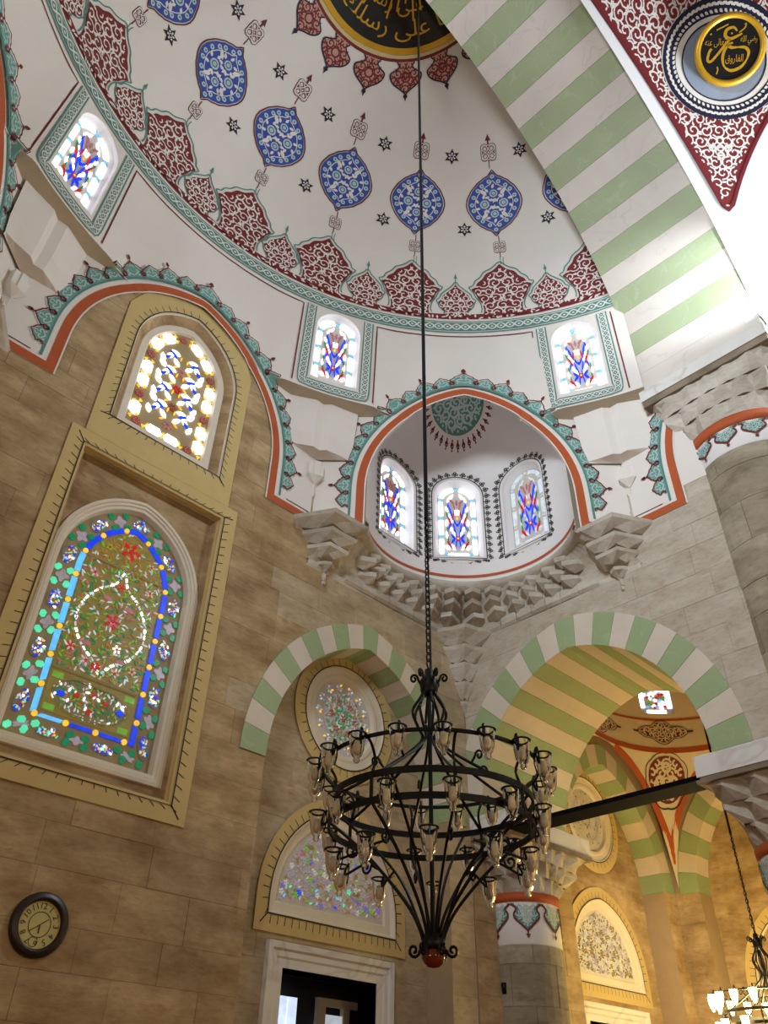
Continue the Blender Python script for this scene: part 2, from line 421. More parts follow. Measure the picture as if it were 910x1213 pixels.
# ------------------------------------------------------------------ masonry
def masonry(parent, x0, x1, z0, z1, course, lmin, lmax, S, mat, holes=(), seed=3, f=.005, b=-.004, gap=.0022, jit=.0022, alt=None, name='stone_block'):
    rnd = random.Random(seed); z = z0; k = 0; out = []
    while z < z1 - .02:
        hc = min(course * rnd.uniform(.88, 1.12), z1 - z)
        if z1 - z - hc < course * .4: hc = z1 - z
        x = x0 - rnd.uniform(0, lmax * .6)
        while x < x1:
            l = rnd.uniform(lmin, lmax); a = max(x, x0); e = min(x + l, x1); x += l
            if e - a < .05: continue
            R_ = rect(a + gap / 2, z + gap / 2, e - gap / 2, z + hc - gap / 2)
            gx, gz = np.meshgrid(np.linspace(R_[0][0], R_[1][0], 7), np.linspace(R_[0][1], R_[2][1], 5)); gx = gx.ravel(); gz = gz.ravel()
            inh = np.zeros(gx.shape, bool); near = []
            for hp in holes:
                q = pip(gx, gz, hp)
                if q.any() and not q.all(): near.append(hp)
                inh |= q
            if inh.all(): continue
            off = f + rnd.uniform(-jit, jit); mm = mat if not alt or rnd.random() > .14 else alt
            if near:
                vv, tr = region(R_, near)
                if tr: out.append(slab(name, vv, tr, S, off, b, mm, parent))
            else:
                bv = .003
                o2 = [(R_[0][0] + bv, R_[0][1] + bv), (R_[1][0] - bv, R_[1][1] + bv), (R_[2][0] - bv, R_[2][1] - bv), (R_[3][0] + bv, R_[3][1] - bv)]
                nx = max(1, int((e - a) / .22)) if alt == 'curved' else 1
                V = [S(p[0], p[1], b) for p in R_] + [S(p[0], p[1], off - .002) for p in R_] + [S(p[0], p[1], off) for p in o2]
                F = [(i, (i + 1) % 4, 4 + (i + 1) % 4, 4 + i) for i in range(4)] + [(4 + i, 4 + (i + 1) % 4, 8 + (i + 1) % 4, 8 + i) for i in range(4)] + [(8, 9, 10, 11)]
                out.append(mk(name, V, F, mm, None, parent))
        z += hc; k += 1
    return out
def voussoirs(parent, inner, outer, N, S, d0, d1, mats, name='voussoir', gap=.0025, first=0, raw=False):
    """wedge stones between two curves (lists of 2D points), from offset d0 (front) to d1 (back)"""
    if raw: I, O = np.array(inner), np.array(outer)
    else: I, li = resample(inner, N * 4); O, lo = resample(outer, N * 4)
    for k in range(N):
        V = []; F = []
        ids = list(range(k * 4, k * 4 + 5)); m_ = len(ids)
        g = []
        for j, i in enumerate(ids):
            a = I[i].copy(); b = O[i].copy()
            if j == 0: dd = (I[i + 1] - I[i]); dd = dd / np.linalg.norm(dd) * gap; a += dd; b += dd
            if j == m_ - 1: dd = (I[i - 1] - I[i]); dd = dd / np.linalg.norm(dd) * gap; a += dd; b += dd
            g.append((a, b))
        for off in (d0, d1):
            for a, b in g: V += [S(a[0], a[1], off), S(b[0], b[1], off)]
        h = 2 * m_
        for j in range(m_ - 1):
            i = 2 * j
            F += [(i, i + 1, i + 3, i + 2), (h + i, h + i + 2, h + i + 3, h + i + 1), (i, i + 2, h + i + 2, h + i), (i + 1, h + i + 1, h + i + 3, i + 3)]
        F += [(0, h, h + 1, 1), (h - 2, h - 1, 2 * h - 1, 2 * h - 2)]
        mk(name, V, F, mats[(k + first) % len(mats)], None, parent)
# ------------------------------------------------------------------ walls
WC = -5.485                     # axis of the left wall / centre of the semi-dome (x)
OC = Vector((-5.485, -5.49))    # dome centre in plan
ZR = 12.3; RD = 5.38; HD = 4.9  # dome springing height, radius, rise
YB, YF = -3.82, -5.65           # back and front faces of the great arch
SL = lambda x, z, o=0.0: (x, -o, z)
SLr = lambda x, z, o=0.0: (x, .42 - o, z)
SR = lambda y, z, o=0.0: (-o, y, z)

floor = MB().box((-22, -24, -.3), (8, 2.5, 0)).build('floor', 'carpet'); tag(floor, 'deep red carpeted floor of the prayer hall', 'floor', 'structure')

# openings of the left wall
BIG = rect(WC - .956, 4.06, WC + .956, 7.60)
UPA, UPH, UPS = .78, .98, 9.61
UP = arch_pts(WC, UPA, 8.14, UPS, UPH)
BC, BA, BS, BH = -1.97, 1.52, 4.85, 1.91       # blind arch: axis, half width, springing, rise
BO_A, BO_H = 1.87, 2.26
BLIND = arch_pts(BC, BA, -.2, BS, BH, 14)
BLINDO = [(BC - BA, -.2), (BC + BA, -.2), (BC + BA, BS - .001)] + arch_curve(BC, BO_A, BS, BO_H, 14) + [(BC - BA, BS - .001)]
wl = struct('wall_left', 'warm ashlar stone wall with the two tall stained glass windows', 'wall')
NB = rect(-2.5, 8.4, -.3, 10.9); NB2 = rect(2 * WC + .3, 8.4, 2 * WC + 2.5, 10.9)     # space of the corner niches
vv, tr = region(rect(-9.6, 0, -0.0, 11.3), [BIG, UP, BLINDO, NB])
slab('wall_core', vv, tr, SL, -.003, -.42, 'mortar', wl)
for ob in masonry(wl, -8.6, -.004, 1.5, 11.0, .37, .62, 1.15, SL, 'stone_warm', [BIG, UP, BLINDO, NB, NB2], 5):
    x = sum(v.co.x for v in ob.data.vertices) / len(ob.data.vertices)     # stones paler towards the corner, daylight put into their colour
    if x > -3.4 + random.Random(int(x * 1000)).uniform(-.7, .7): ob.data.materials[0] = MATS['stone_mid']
# recess of the blind arch
vv, tr = region(BLIND, [circle(BC, 5.92, .69, 28), arch_pts(BC, .97, 3.42, 3.6, 1.06), rect(BC - .69, 0, BC + .69, 2.95)])
slab('recess_core', vv, tr, SLr, -.003, -.3, 'mortar', wl)
masonry(wl, BC - BA + .003, BC + BA - .003, 1.9, 7.0, .37, .7, 1.1, SLr, 'stone_mid',
        [circle(BC, 5.92, .72, 28), arch_pts(BC, .98, 3.42, 3.6, 1.07), rect(BC - .92, 0, BC + .92, 3.2),
         [(BC - 2, BS), ] + [(x, z) for x, z in reversed(arch_curve(BC, BA, BS, BH, 14))] + [(BC + 2, BS), (BC + 2, 8), (BC - 2, 8)]], 9)
ba = struct('trim_1', 'green and cream striped blind arch around the round window in the left wall', 'arch')
voussoirs(ba, arch_curve(BC, BA, BS, BH, 16), arch_curve(BC, BO_A, BS, BO_H, 16), 21, SL, .022, -.42, ['face_green', 'face_white'])

# painted yellow surrounds with brush ticks
def ticks(mo, path, n0, ln, sp, w_=.008):
    k = int(path.len / sp)
    for i in range(k + 1):
        s_ = (i + .5) * path.len / (k + 1); a = path(s_, n0); b = path(s_, n0 + ln); mo.stroke([a, b], w_, 'line_black', 2)
    mo.stroke([tuple(p) for p in path.P], .015, 'line_black', 3)
def surround(name, parent, outer, inner, S, sp=.115, ln=.085, base=.018, closed_path=None, diag=()):
    mo = Motif().fill(outer, 'yellow_paint', 1, [inner])
    p = Path(closed_path or inner, True); ticks(mo, p, -.012, -ln, sp)
    for x, z, dx, dz in diag: mo.stroke([(x, z), (x + dx, z + dz)], .012, 'line_black', 2)
    return Paint(S, base).stamp(mo).build(name, parent)
def ccw(p): # inner contours run counter-clockwise so that ticks point outwards
    a = sum(p[i][0] * p[(i + 1) % len(p)][1] - p[(i + 1) % len(p)][0] * p[i][1] for i in range(len(p)))
    return list(p) if a > 0 else list(reversed(p))

# ------------------------------------------------------------------ stained glass
def panes(parent, polys, S, o0, o1, mat, name='pane', joined=False):
    """each polygon a small slab of coloured glass"""
    if joined:
        o1 += {'g_blue': .004, 'g_red': .005, 'g_yellow': .006, 'g_pink': .003, 'g_lime': .002, 'g_green': .001, 'g_brown': .005}.get(mat, 0)
        mb = MB()
        for p in polys:
            n = len(p); V = [S(x, z, o1) for x, z in p] + [S(x, z, o0) for x, z in p]
            mb.add(V, [tuple(range(n))] + [(i, n + i, n + (i + 1) % n, (i + 1) % n) for i in range(n)])
        o = mb.build(name, mat, parent); o['kind'] = 'stuff'; return o
    for p in polys:
        n = len(p); V = [S(x, z, o1) for x, z in p] + [S(x, z, o0) for x, z in p]
        mk(name, V, [tuple(range(n))] + [(i, n + i, n + (i + 1) % n, (i + 1) % n) for i in range(n)], mat, None, parent)
def blob(x, z, l, wd, ang, kind='leaf'):
    c, q = math.cos(ang), math.sin(ang)
    if kind == 'leaf': pts = [(-.5, 0), (-.2, .42), (.2, .38), (.5, 0), (.2, -.38), (-.2, -.42)]
    elif kind == 'hex': pts = [(-.5, 0), (-.3, .5), (.3, .5), (.5, 0), (.3, -.5), (-.3, -.5)]
    elif kind == 'round': pts = [(.5 * math.cos(i * pi / 4), .5 * math.sin(i * pi / 4)) for i in range(8)]
    elif kind == 'bar': pts = [(-.5, -.5), (.5, -.5), (.5, .5), (-.5, .5)]
    else: pts = [(-.5, -.4), (.5, -.4), (0, .5)]
    return [(x + c * a * l - q * b * wd, z + q * a * l + c * b * wd) for a, b in pts]
def scatter(poly, n, size, rnd, mind):
    P = np.array(poly); lo = P.min(0); hi = P.max(0); out = []; tries = 0
    while len(out) < n and tries < n * 30:
        tries += 1; x = rnd.uniform(lo[0], hi[0]); z = rnd.uniform(lo[1], hi[1])
        if not pip(np.array([x]), np.array([z]), poly)[0]: continue
        if any((x - a) ** 2 + (z - b) ** 2 < mind * mind for a, b in out): continue
        out.append((x, z))
    return out
def floral(parent, cx, zb, wd, ht, S, o0, o1, seed=1, dim=False):
    """the flower panel of the small windows: blue/red scrolls, vase flower at the foot, palmette at the head"""
    D = {}
    def add(m_, p): D.setdefault(m_, []).append([(cx + x * wd, zb + z * ht) for x, z in p])
    def sym(m_, x, z, l, w_, a, k='leaf'):
        l *= 1.2; w_ *= 1.35
        add(m_, blob(x, z, l, w_, a, k))
        if abs(x) > .01: add(m_, blob(-x, z, l, w_, pi - a, k))
    W = 'g_white' if not dim else 'g_white_dim'
    for i in range(8): add('g_blue', blob(.2 * math.cos(i * pi / 4 + .39), .2 + .085 * math.sin(i * pi / 4 + .39), .20, .06, i * pi / 4 + .39))
    add('g_red', blob(0, .2, .17, .075, 0, 'round')); add('g_yellow', blob(0, .2, .08, .036, 0, 'round'))
    sym('g_red', .33, .09, .2, .05, .5); sym('g_green', .38, .17, .14, .04, 1.2); sym(W, .4, .05, .16, .05, .2); sym(W, .2, .06, .16, .045, .4)
    sym('g_blue', .12, .36, .22, .05, 1.1); sym('g_blue', .3, .42, .18, .045, 2.2); sym('g_red', .3, .5, .2, .05, .8); sym('g_green', .4, .34, .15, .04, 1.5)
    sym('g_red', .16, .58, .2, .05, 2.0); sym('g_blue', .1, .48, .14, .04, .6); add('g_blue', blob(0, .43, .1, .05, 0, 'round'))
    sym('g_blue', .26, .66, .24, .055, 1.0); sym('g_green', .4, .6, .13, .04, .9); add('g_yellow', blob(0, .54, .08, .04, 0, 'round'))
    sym('g_pink', .12, .76, .2, .045, .9); sym('g_pink', .2, .84, .18, .04, .3); add('g_pink', blob(0, .82, .09, .12, 0, 'leaf')); sym('g_blue', .36, .76, .12, .04, 2.2)
    sym(W, .12, .28, .14, .045, .3); sym(W, .42, .26, .1, .06, 1.4); sym(W, .22, .5, .1, .05, 0); sym(W, .42, .46, .1, .06, 1.5); sym(W, .06, .66, .1, .05, 1.2); sym(W, .4, .7, .1, .05, .8)
    sym(W, .2, .92, .16, .035, -.5); sym(W, .33, .87, .12, .03, -.7); sym(W, .3, .58, .08, .05, 1.3); sym(W, .24, .36, .08, .05, .3)
    for m_, ps in D.items(): panes(parent, ps, S, o0, o1, m_, 'glass_pieces', True)
def small_window(parent, cx, zb, a, zs, h, S, dep, seed=1, dim=False, lead='tracery_pale'):
    """round-headed window of white border panes with roundels and a flower panel"""
    gl = arch_pts(cx, a, zb, zs, h, 10); H = zs + h - zb
    vv, tr = region(densify(gl, .07), grid=.09); slab('tracery', vv, tr, S, -dep - .004, None, lead, parent)
    bw = a * .30; W = 'g_white' if not dim else 'g_white_dim'
    inn = arch_pts(cx, a - bw, zb + bw * 1.1, zs, h - bw * .9, 10)
    pth = Path(ccw(arch_pts(cx, a - bw * .5, zb + bw * .5, zs, h - bw * .5, 10)), True)
    n = 9; L = pth.len / n; rounds = []; bars = []
    off0 = pth.P[0]; s0 = (2 * a - bw) / 2
    for i in range(n):
        s_ = (s0 + L * .5 + i * L) % pth.len
        rounds.append(circle(*pth(s_), bw * .30, 8))
        seg = []; e = []
        for j in range(6):
            t = (s_ + L * (.13 + .74 * j / 5))
            t = t % pth.len; seg.append(pth(t, bw * .36)); e.append(pth(t, -bw * .36))
        bars.append(seg + e[::-1])
    panes(parent, bars, S, -dep, -dep + .012, W)
    panes(parent, rounds, S, -dep, -dep + .014, 'g_sky' if not dim else 'g_clear', 'roundel_pane')
    floral(parent, cx, zb + bw * 1.25, 2 * (a - bw * 1.15), H - bw * 2.5, S, -dep, -dep + .012, seed, dim)

# --- big lower window
w1 = struct('window_1', 'large arched stained glass window with blue border band and green flower panel', 'window')
rec = BIG
surround('painted_surround', w1, rect(WC - 1.135, 3.895, WC + 1.135, 7.772), rec, SL, diag=[(WC + .96, 4.06, .1, -.11), (WC + .96, 7.6, .12, .02), (WC - .96, 7.6, -.08, .11)], closed_path=ccw(rec))
def insr(d): return rect(WC - .956 + d, 4.06 + d, WC + .956 - d, 7.60 - d)
loft('recess_moulding', [(insr(0), .02), (insr(.035), .012), (insr(.04), -.03), (insr(.05), -.05), (insr(.07), -.055), (insr(.075), -.10), (insr(.09), -.135)], SL, ['yellow_paint', 'stone_warm'], w1, mi=[0, 0, 0, 1, 1, 1])
GA, GB, GS, GH = .755, 4.365, 6.28, .90
def bigo(d): return arch_pts(WC, GA + d, GB - d, GS, GH + d * 1.12, 14)
vv, tr = region(insr(.09), [bigo(.13)]); slab('recess_panel', vv, tr, SL, -.135, None, 'stone_warm', w1)
loft('marble_frame', [(bigo(.135), -.14), (bigo(.13), -.105), (bigo(.095), -.10), (bigo(.085), -.115), (bigo(.06), -.115), (bigo(.05), -.13), (bigo(.02), -.135), (bigo(0), -.2)], SL, 'frame_cream', w1)
BD = .185
vv, tr = region(bigo(.0), grid=.3); slab('tracery', vv, tr, SL, -BD - .02, None, 'tracery', w1)
SG = lambda x, z, o=0.0: SL(x, z, o - BD - .02)
rnd = random.Random(4)
bandp = Path(ccw(arch_pts(WC, GA - .235, GB + .235, GS - .02, GH - .20, 14)), True)
nb = 20; L_ = bandp.len / nb; bars = []; knobs = []
for i in range(nb):
    s_ = i * L_ + .02
    sg = [bandp((s_ + L_ * (.13 + .74 * j / 5)) % bandp.len, .032) for j in range(6)]; eg = [bandp((s_ + L_ * (.13 + .74 * j / 5)) % bandp.len, -.032) for j in range(6)]
    if abs((s_ % bandp.len)) < .05 or True: bars.append((sg + eg[::-1], bandp(s_ + L_ / 2)))
    knobs.append(circle(*bandp(s_), .03, 8))
for p, c in bars: panes(w1, [p], SG, 0, .012, 'g_sky' if (c[0] < WC - .3 and c[1] < 6.3) or (c[1] < 4.7 and c[0] < WC - .1) else 'g_blue', 'blue_pane')
panes(w1, knobs, SG, 0, .016, 'g_yellow', 'yellow_roundel')
# outer border: cartouches alternating with quatrefoils, green quarter pieces between
outp = Path(ccw(arch_pts(WC, GA - .105, GB + .105, GS - .02, GH - .09, 14)), True)
nc = 13; L_ = outp.len / nc; D = {}
for i in range(nc):
    s_ = .06 + i * L_
    q = []
    for k in range(24):
        a = 2 * pi * k / 24; r = .060 * (1 + .28 * math.cos(4 * a)); q.append(outp(s_ + r * math.cos(a), r * math.sin(a)))
    panes(w1, [q], SG, 0, .01, 'g_lilac', 'quatrefoil_pane')
    for sx in (-1, 1):
        for sn in (-1, 1): D.setdefault('g_mint' if outp(s_)[0] < WC - .25 and outp(s_)[1] < 6.2 else 'g_green', []).append(blob(*outp(s_ + sx * .085, sn * .068), .085, .062, rnd.uniform(0, 3), 'hex'))
    s2 = s_ + L_ / 2
    cart = [outp(s2 + x, n_) for x, n_ in spline([(-.115, 0), (-.09, .055), (-.03, .085), (.03, .085), (.09, .055), (.115, 0), (.09, -.055), (.03, -.085), (-.03, -.085), (-.09, -.055)], 2, True)]
    slab('cartouche', cart, [tuple(range(len(cart)))], SG, .006, None, 'lead', w1)
    for x in (-.05, .05):
        for k in range(6):
            a = k * pi / 3; D.setdefault(('g_amber', 'g_red', 'g_yellow')[k % 3], []).append(blob(*outp(s2 + x + .026 * math.cos(a), .026 * math.sin(a)), .022, .018, a))
    for k in range(30):
        x = rnd.uniform(-.1, .1); n_ = rnd.uniform(-.07, .07) * (1 - abs(x) * 5)
        D.setdefault(rnd.choice(['g_white_dim', 'g_blue', 'g_blue', 'g_sky', 'g_mint', 'g_clear', 'g_white', 'g_clear']), []).append(blob(*outp(s2 + x, n_), .036, .019, rnd.uniform(0, 3.1)))
for m_, ps in D.items(): panes(w1, ps, SG, 0, .012, m_, 'glass_pieces', True)
# inner field
FB, FT = GB + .29, GS + .42
fld = arch_pts(WC, GA - .285, FB, GS - .02, GH - .26, 12)
vv, tr = region(fld, grid=.2); slab('field_pane', vv, tr, SG, .003, None, 'g_olive', w1)
def lead_line(pts, w_=.018, mat='tracery', o=.016):
    mo = Motif().stroke(pts, w_, mat, 1); return Paint(SG, o).stamp(mo).build('lead_line', w1)
lead_line([(WC - .46, 5.10), (WC + .46, 5.10)]); lead_line([(WC - .46, 6.42), (WC + .46, 6.42)])
D = {}
drop = spline([(0, 6.40), (.07, 6.22), (.24, 6.08), (.37, 5.86), (.38, 5.62), (.26, 5.42), (.1, 5.30), (0, 5.18), (-.1, 5.30), (-.26, 5.42), (-.38, 5.62), (-.37, 5.86), (-.24, 6.08), (-.07, 6.22)], 4, True)
drop = [(WC + x, z) for x, z in drop]; dp = Path(drop, True)
k = 44
for i in range(k):
    s_ = i * dp.len / k; hw = .007 + .007 * rnd.random(); a = dp(s_ + .006, hw); b = dp(s_ + dp.len / k * .75, hw); c = dp(s_ + dp.len / k * .75, -hw); e = dp(s_ + .006, -hw)
    D.setdefault('g_white' if i % 3 else 'g_white_dim', []).append([a, b, c, e])
for x, z, r, pal in ((0, 5.78, .095, ('g_red', 'g_pink')), (.33, 6.28, .06, ('g_amber', 'g_clear')), (-.33, 6.25, .06, ('g_pink', 'g_clear')), (-.36, 5.36, .06, ('g_red', 'g_clear')), (.34, 5.33, .05, ('g_clear', 'g_amber')), (.16, 5.24, .06, ('g_clear', 'g_amber')), (-.17, 5.27, .07, ('g_clear', 'g_pink')), (-.05, 5.24, .05, ('g_red', 'g_red')), (.0, 6.2, .05, ('g_red', 'g_amber')), (0, 6.68, .13, ('g_red', 'g_amber')), (.28, 6.60, .045, ('g_clear', 'g_amber')), (-.25, 6.62, .05, ('g_lime', 'g_amber')), (.12, 5.5, .05, ('g_amber', 'g_white'))):
    for k in range(10):
        a = k * pi / 5; D.setdefault(pal[k % 2], []).append(blob(WC + x + r * .62 * math.cos(a), z + r * .62 * math.sin(a), r * .7, r * .42, a))
    D.setdefault('g_red', []).append(circle(WC + x, z, r * .26, 7))
for px, pz, sc_ in ((-.12, 6.02, 1), (.15, 5.98, 1), (.2, 5.38, 1), (-.22, 5.45, 1)): D.setdefault('g_pink', []).append(blob(WC + px, pz, .13, .06, rnd.uniform(-.5, .5)))
for (x, z) in scatter(fld, 800, 0, rnd, .023):
    dx = abs(x - WC)
    if z < 5.12: continue
    pal = ['g_lime', 'g_green', 'g_lime', 'g_amber', 'g_clear', 'g_green', 'g_amber', 'g_white_dim', 'g_pink'] if z < 6.4 else ['g_amber', 'g_lime', 'g_amber', 'g_amber', 'g_clear']
    D.setdefault(rnd.choice(pal), []).append(blob(x, z, rnd.uniform(.04, .07), .020, rnd.uniform(0, pi)))
cart = [(WC + x, z) for x, z in spline([(-.40, 4.86), (-.34, 4.97), (-.2, 5.04), (0, 5.03), (.2, 5.02), (.34, 4.95), (.40, 4.86), (.34, 4.77), (.2, 4.70), (0, 4.69), (-.2, 4.70), (-.34, 4.77)], 3, True)]
slab('cartouche', cart, [tuple(range(len(cart)))], SG, .005, None, 'tracery', w1)
lead_line(cart + cart[:1], .014)
for (x, z) in scatter(cart, 120, 0, rnd, .03):
    D.setdefault(rnd.choice(['g_white_dim', 'g_clear', 'g_lime', 'g_white', 'g_amber', 'g_lime', 'g_white_dim', 'g_green']), []).append(blob(x, z, rnd.uniform(.035, .055), .02, rnd.uniform(0, pi)))
for x, z in ((-.16, 4.9), (.0, 4.95), (.14, 4.9), (.0, 4.78)): D.setdefault('g_red', []).append(blob(WC + x, z, .075, .06, .6, 'tri'))
for sx in (-1, 1): D.setdefault('g_blue', []).append(blob(WC + sx * .32, 4.86, .1, .07, 0))
for sx in (-1, 1):
    for sz in (4.70, 5.03): panes(w1, [rect(WC + sx * .39 - .055, sz - .03, WC + sx * .39 + .055, sz + .03)], SG, 0, .006, 'g_lime', 'corner_pane')
for m_, ps in D.items(): panes(w1, ps, SG, 0, .012, m_, 'glass_pieces', True)

# --- upper window
w2 = struct('window_2', 'upper arched stained glass window with white hexagonal border panes', 'window')
outer2 = [(WC - .98, 7.775), (WC + .98, 7.775), (WC + .98, 10.1), (WC + .62, 10.86), (WC - .62, 10.86), (WC - .98, 10.1)]
surround('painted_surround', w2, outer2, UP, SL, closed_path=ccw(UP), diag=[(WC - .78, 8.14, -.11, -.02), (WC + .78, 8.14, .09, -.1)])
def upo(d): return arch_pts(WC, UPA - d, 8.14 + d * .9, UPS, UPH - d * 1.1)
loft('stone_reveal', [(upo(0), .018), (upo(.02), .01), (upo(.02), -.01), (upo(.10), -.10), (upo(.115), -.11)], SL, ['frame_cream', 'stone_warm'], w2, mi=[0, 0, 1, 1])
loft('plaster_frame', [(upo(.115), -.11), (upo(.13), -.095), (upo(.215), -.10), (upo(.24), -.14)], SL, 'frame_cream', w2)
SU = lambda x, z, o=0.0: SL(x, z, o - .14)
vv, tr = region(upo(.235), grid=.25); slab('tracery', vv, tr, SU, -.004, None, 'tracery', w2)
bp2 = Path(ccw(upo(.315)), True); nb = 20; L_ = bp2.len / nb; D = {}
for i in range(nb):
    s_ = .06 + i * L_; x, z = bp2(s_); x2, z2 = bp2(s_ + .01); ang = math.atan2(z2 - z, x2 - x)
    if i % 3 == 0:
        slab('rosette_pane', circle(x, z, .058, 10), [tuple(range(10))], SU, .012, -.002, 'g_brown', w2)
        for k in range(6): D.setdefault('g_pink', []).append(blob(x + .036 * math.cos(k), z + .036 * math.sin(k), .022, .018, k))
    else: panes(w2, [blob(x, z, L_ * .92, .135, ang, 'hex')], SU, 0, .012, 'g_white', 'hexagon_pane')
    for sn in (-1, 1): D.setdefault('g_yellow', []).append(blob(*bp2(s_ + L_ / 2, sn * .05), .055, .05, ang + (0 if sn > 0 else pi), 'tri'))
inn2 = upo(.41); rows = [8.75, 9.08, 9.40, 9.72]
for z in rows:
    for sx in (-1, 1):
        for k, (dx, dz, a, mt, l, w_) in enumerate(((.10, .02, .8, 'g_white', .14, .07), (.21, .08, 2.2, 'g_white', .15, .08), (.30, -.02, 1.2, 'g_white', .14, .08), (.14, .18, .2, 'g_white', .14, .07), (.28, .2, .8, 'g_white', .14, .09), (.17, .13, .5, 'g_blue', .14, .055), (.24, .03, 2.4, 'g_blue', .12, .05), (.05, .12, 1.6, 'g_yellow', .08, .025), (.1, -.07, 2.6, 'g_yellow', .08, .022))):
            x = WC + sx * dx; zz = z + dz
            if pip(np.array([x]), np.array([zz]), inn2)[0]: D.setdefault(mt, []).append(blob(x, zz, l, w_, a if sx > 0 else pi - a))
for z, m_ in ((8.62, 'g_pink'), (8.95, 'g_brown'), (9.28, 'g_red'), (9.6, 'g_pink')):
    for k in range(6): D.setdefault(m_, []).append(blob(WC + .045 * math.cos(k * pi / 3), z + .045 * math.sin(k * pi / 3), .05, .035, k * pi / 3))
for m_, ps in D.items(): panes(w2, ps, SU, 0, .012, m_, 'glass_pieces', True)

# --- round window, lunette and doorway below (built twice: the left wall and the side bay)
def rosewindow(name, label, cx, S, cz=5.92, r=.70, lit=True):
    o = struct(name, label, 'window')
    c = lambda d: circle(cx, cz, r - d, 40)
    surround('painted_surround', o, circle(cx, cz, r + .17, 40), c(0), S, .11, .08, .022, closed_path=c(0))
    loft('plaster_frame', [(c(0), .03), (c(.02), .035), (c(.03), .01), (c(.10), .0), (c(.13), .012), (c(.17), .005), (c(.20), -.04)], S, 'frame_cream', o, smooth=False)
    vv, tr = region(c(.19), grid=.25); slab('tracery', vv, tr, S, -.04, None, 'tracery_pale', o)
    rnd = random.Random(8); D = {}; R0 = r - .20
    for i in range(14):
        a = 2 * pi * i / 14; x = cx + R0 * .84 * math.cos(a); z = cz + R0 * .84 * math.sin(a)
        for k in range(6):
            b = k * pi / 3; D.setdefault(['g_clear', 'g_lilac', 'g_clear', 'g_white_dim', 'g_lilac', 'g_yellow', 'g_violet'][(i + k) % 7], []).append(blob(x + .04 * math.cos(b), z + .04 * math.sin(b), .034, .024, b))
        mo = None
    for k in range(6):
        for q, (rr, mt) in enumerate(((0, 'g_brown'), (.22, 'g_green'), (.42, 'g_brown'))):
            a = k * pi / 3 + q * .5; x = cx + R0 * rr * math.cos(a); z = cz + R0 * rr * math.sin(a)
            for j in range(5): D.setdefault(mt, []).append(blob(x + .032 * math.cos(j * 1.257), z + .032 * math.sin(j * 1.257), .036, .022, j * 1.257))
    for (x, z) in scatter(circle(cx, cz, R0 * .68, 20), 240, 0, rnd, .03): D.setdefault(rnd.choice(['g_green', 'g_clear', 'g_lilac', 'g_lilac', 'g_lilac', 'g_olive', 'g_olive']), []).append(blob(x, z, .05, .016, rnd.uniform(0, 3)))
    if not lit: D = {'g_lilac': D.get('g_clear', [])[::2], 'g_olive': D.get('g_yellow', []) + D.get('g_pink', []) + D.get('g_green', [])[::2]}
    for m_, ps in D.items(): panes(o, ps, S, -.04, -.028, m_, 'glass_pieces', True)
    mo = Motif().ring(cx, cz, R0 * .70, .016, 'tracery_pale', 1, 30); Paint(S, -.03).stamp(mo).build('lead_line', o)
    return o
def lunette(name, label, cx, S, lit=True):
    o = struct(name, label, 'window')
    c = lambda d: arch_pts(cx, .965 - d, 3.425 + d, 3.60, 1.06 - d * 1.05, 14)
    surround('painted_surround', o, arch_pts(cx, 1.13, 3.25, 3.60, 1.23, 14), c(0), S, .10, .085, .022, closed_path=ccw(c(0)), diag=[(cx - .965, 3.425, -.09, -.1), (cx + .965, 3.425, .09, -.1)])
    loft('plaster_frame', [(c(0), .03), (c(.02), .03), (c(.03), .0), (c(.05), -.02), (c(.13), -.025), (c(.15), -.05)], S, 'frame_cream', o)
    vv, tr = region(c(.145), grid=.25); slab('tracery', vv, tr, S, -.05, None, 'tracery_pale', o)
    rnd = random.Random(12); D = {}; R_ = c(.20)
    for (x, z) in scatter(R_, 300, 0, rnd, .042):
        if lit: mt = rnd.choice(['g_clear', 'g_violet', 'g_pink', 'g_lilac', 'g_clear', 'g_lime'] + ['g_lilac'] * 7 + ['g_olive'] * 3 + (['g_sky', 'g_mint', 'g_amber', 'g_blue'] if z < 3.85 and x < cx + .3 else []))
        else: mt = rnd.choice(['g_clear', 'g_lilac', 'g_olive', 'g_lilac', 'g_olive'])
        k = rnd.random()
        if k < .35:
            for j in range(5): D.setdefault(mt, []).append(blob(x + .022 * math.cos(j * 1.257), z + .022 * math.sin(j * 1.257), .026, .018, j * 1.257))
        else: D.setdefault(mt, []).append(blob(x, z, .045, .02, rnd.uniform(0, 3)))
    for m_, ps in D.items(): panes(o, ps, S, -.05, -.036, m_, 'glass_pieces', True)
    return o
def doorway(name, label, cx, S, y0):
    o = struct(name, label, 'window')
    c = lambda d: [(cx - .69 - d, 0), (cx - .69 - d, 2.95 + d), (cx + .69 + d, 2.95 + d), (cx + .69 + d, 0)]
    loft('marble_frame', [(c(0), -.30), (c(0), .015), (c(.08), .015), (c(.10), .03), (c(.15), .03), (c(.17), .055), (c(.23), .06), (c(.24), .0)], S, 'marble_white', o, closed=False)
    a, b = (cx - 1.7, y0 + .31, .2), (cx + 1.9, y0 + .95, 3.05)
    V = [(a[0], a[1], a[2]), (b[0], a[1], a[2]), (b[0], b[1], a[2]), (a[0], b[1], a[2]), (a[0], a[1], b[2]), (b[0], a[1], b[2]), (b[0], b[1], b[2]), (a[0], b[1], b[2])]
    mk('dark_recess', V, [(0, 3, 2, 1), (4, 5, 6, 7), (1, 2, 6, 5), (2, 3, 7, 6), (3, 0, 4, 7)], 'dark_room', None, o)
    return o
rosewindow('window_3', 'round stained glass window inside the striped blind arch of the left wall', BC, SLr)
lunette('window_4', 'half-moon stained glass window above the doorway in the left wall', BC, SLr)
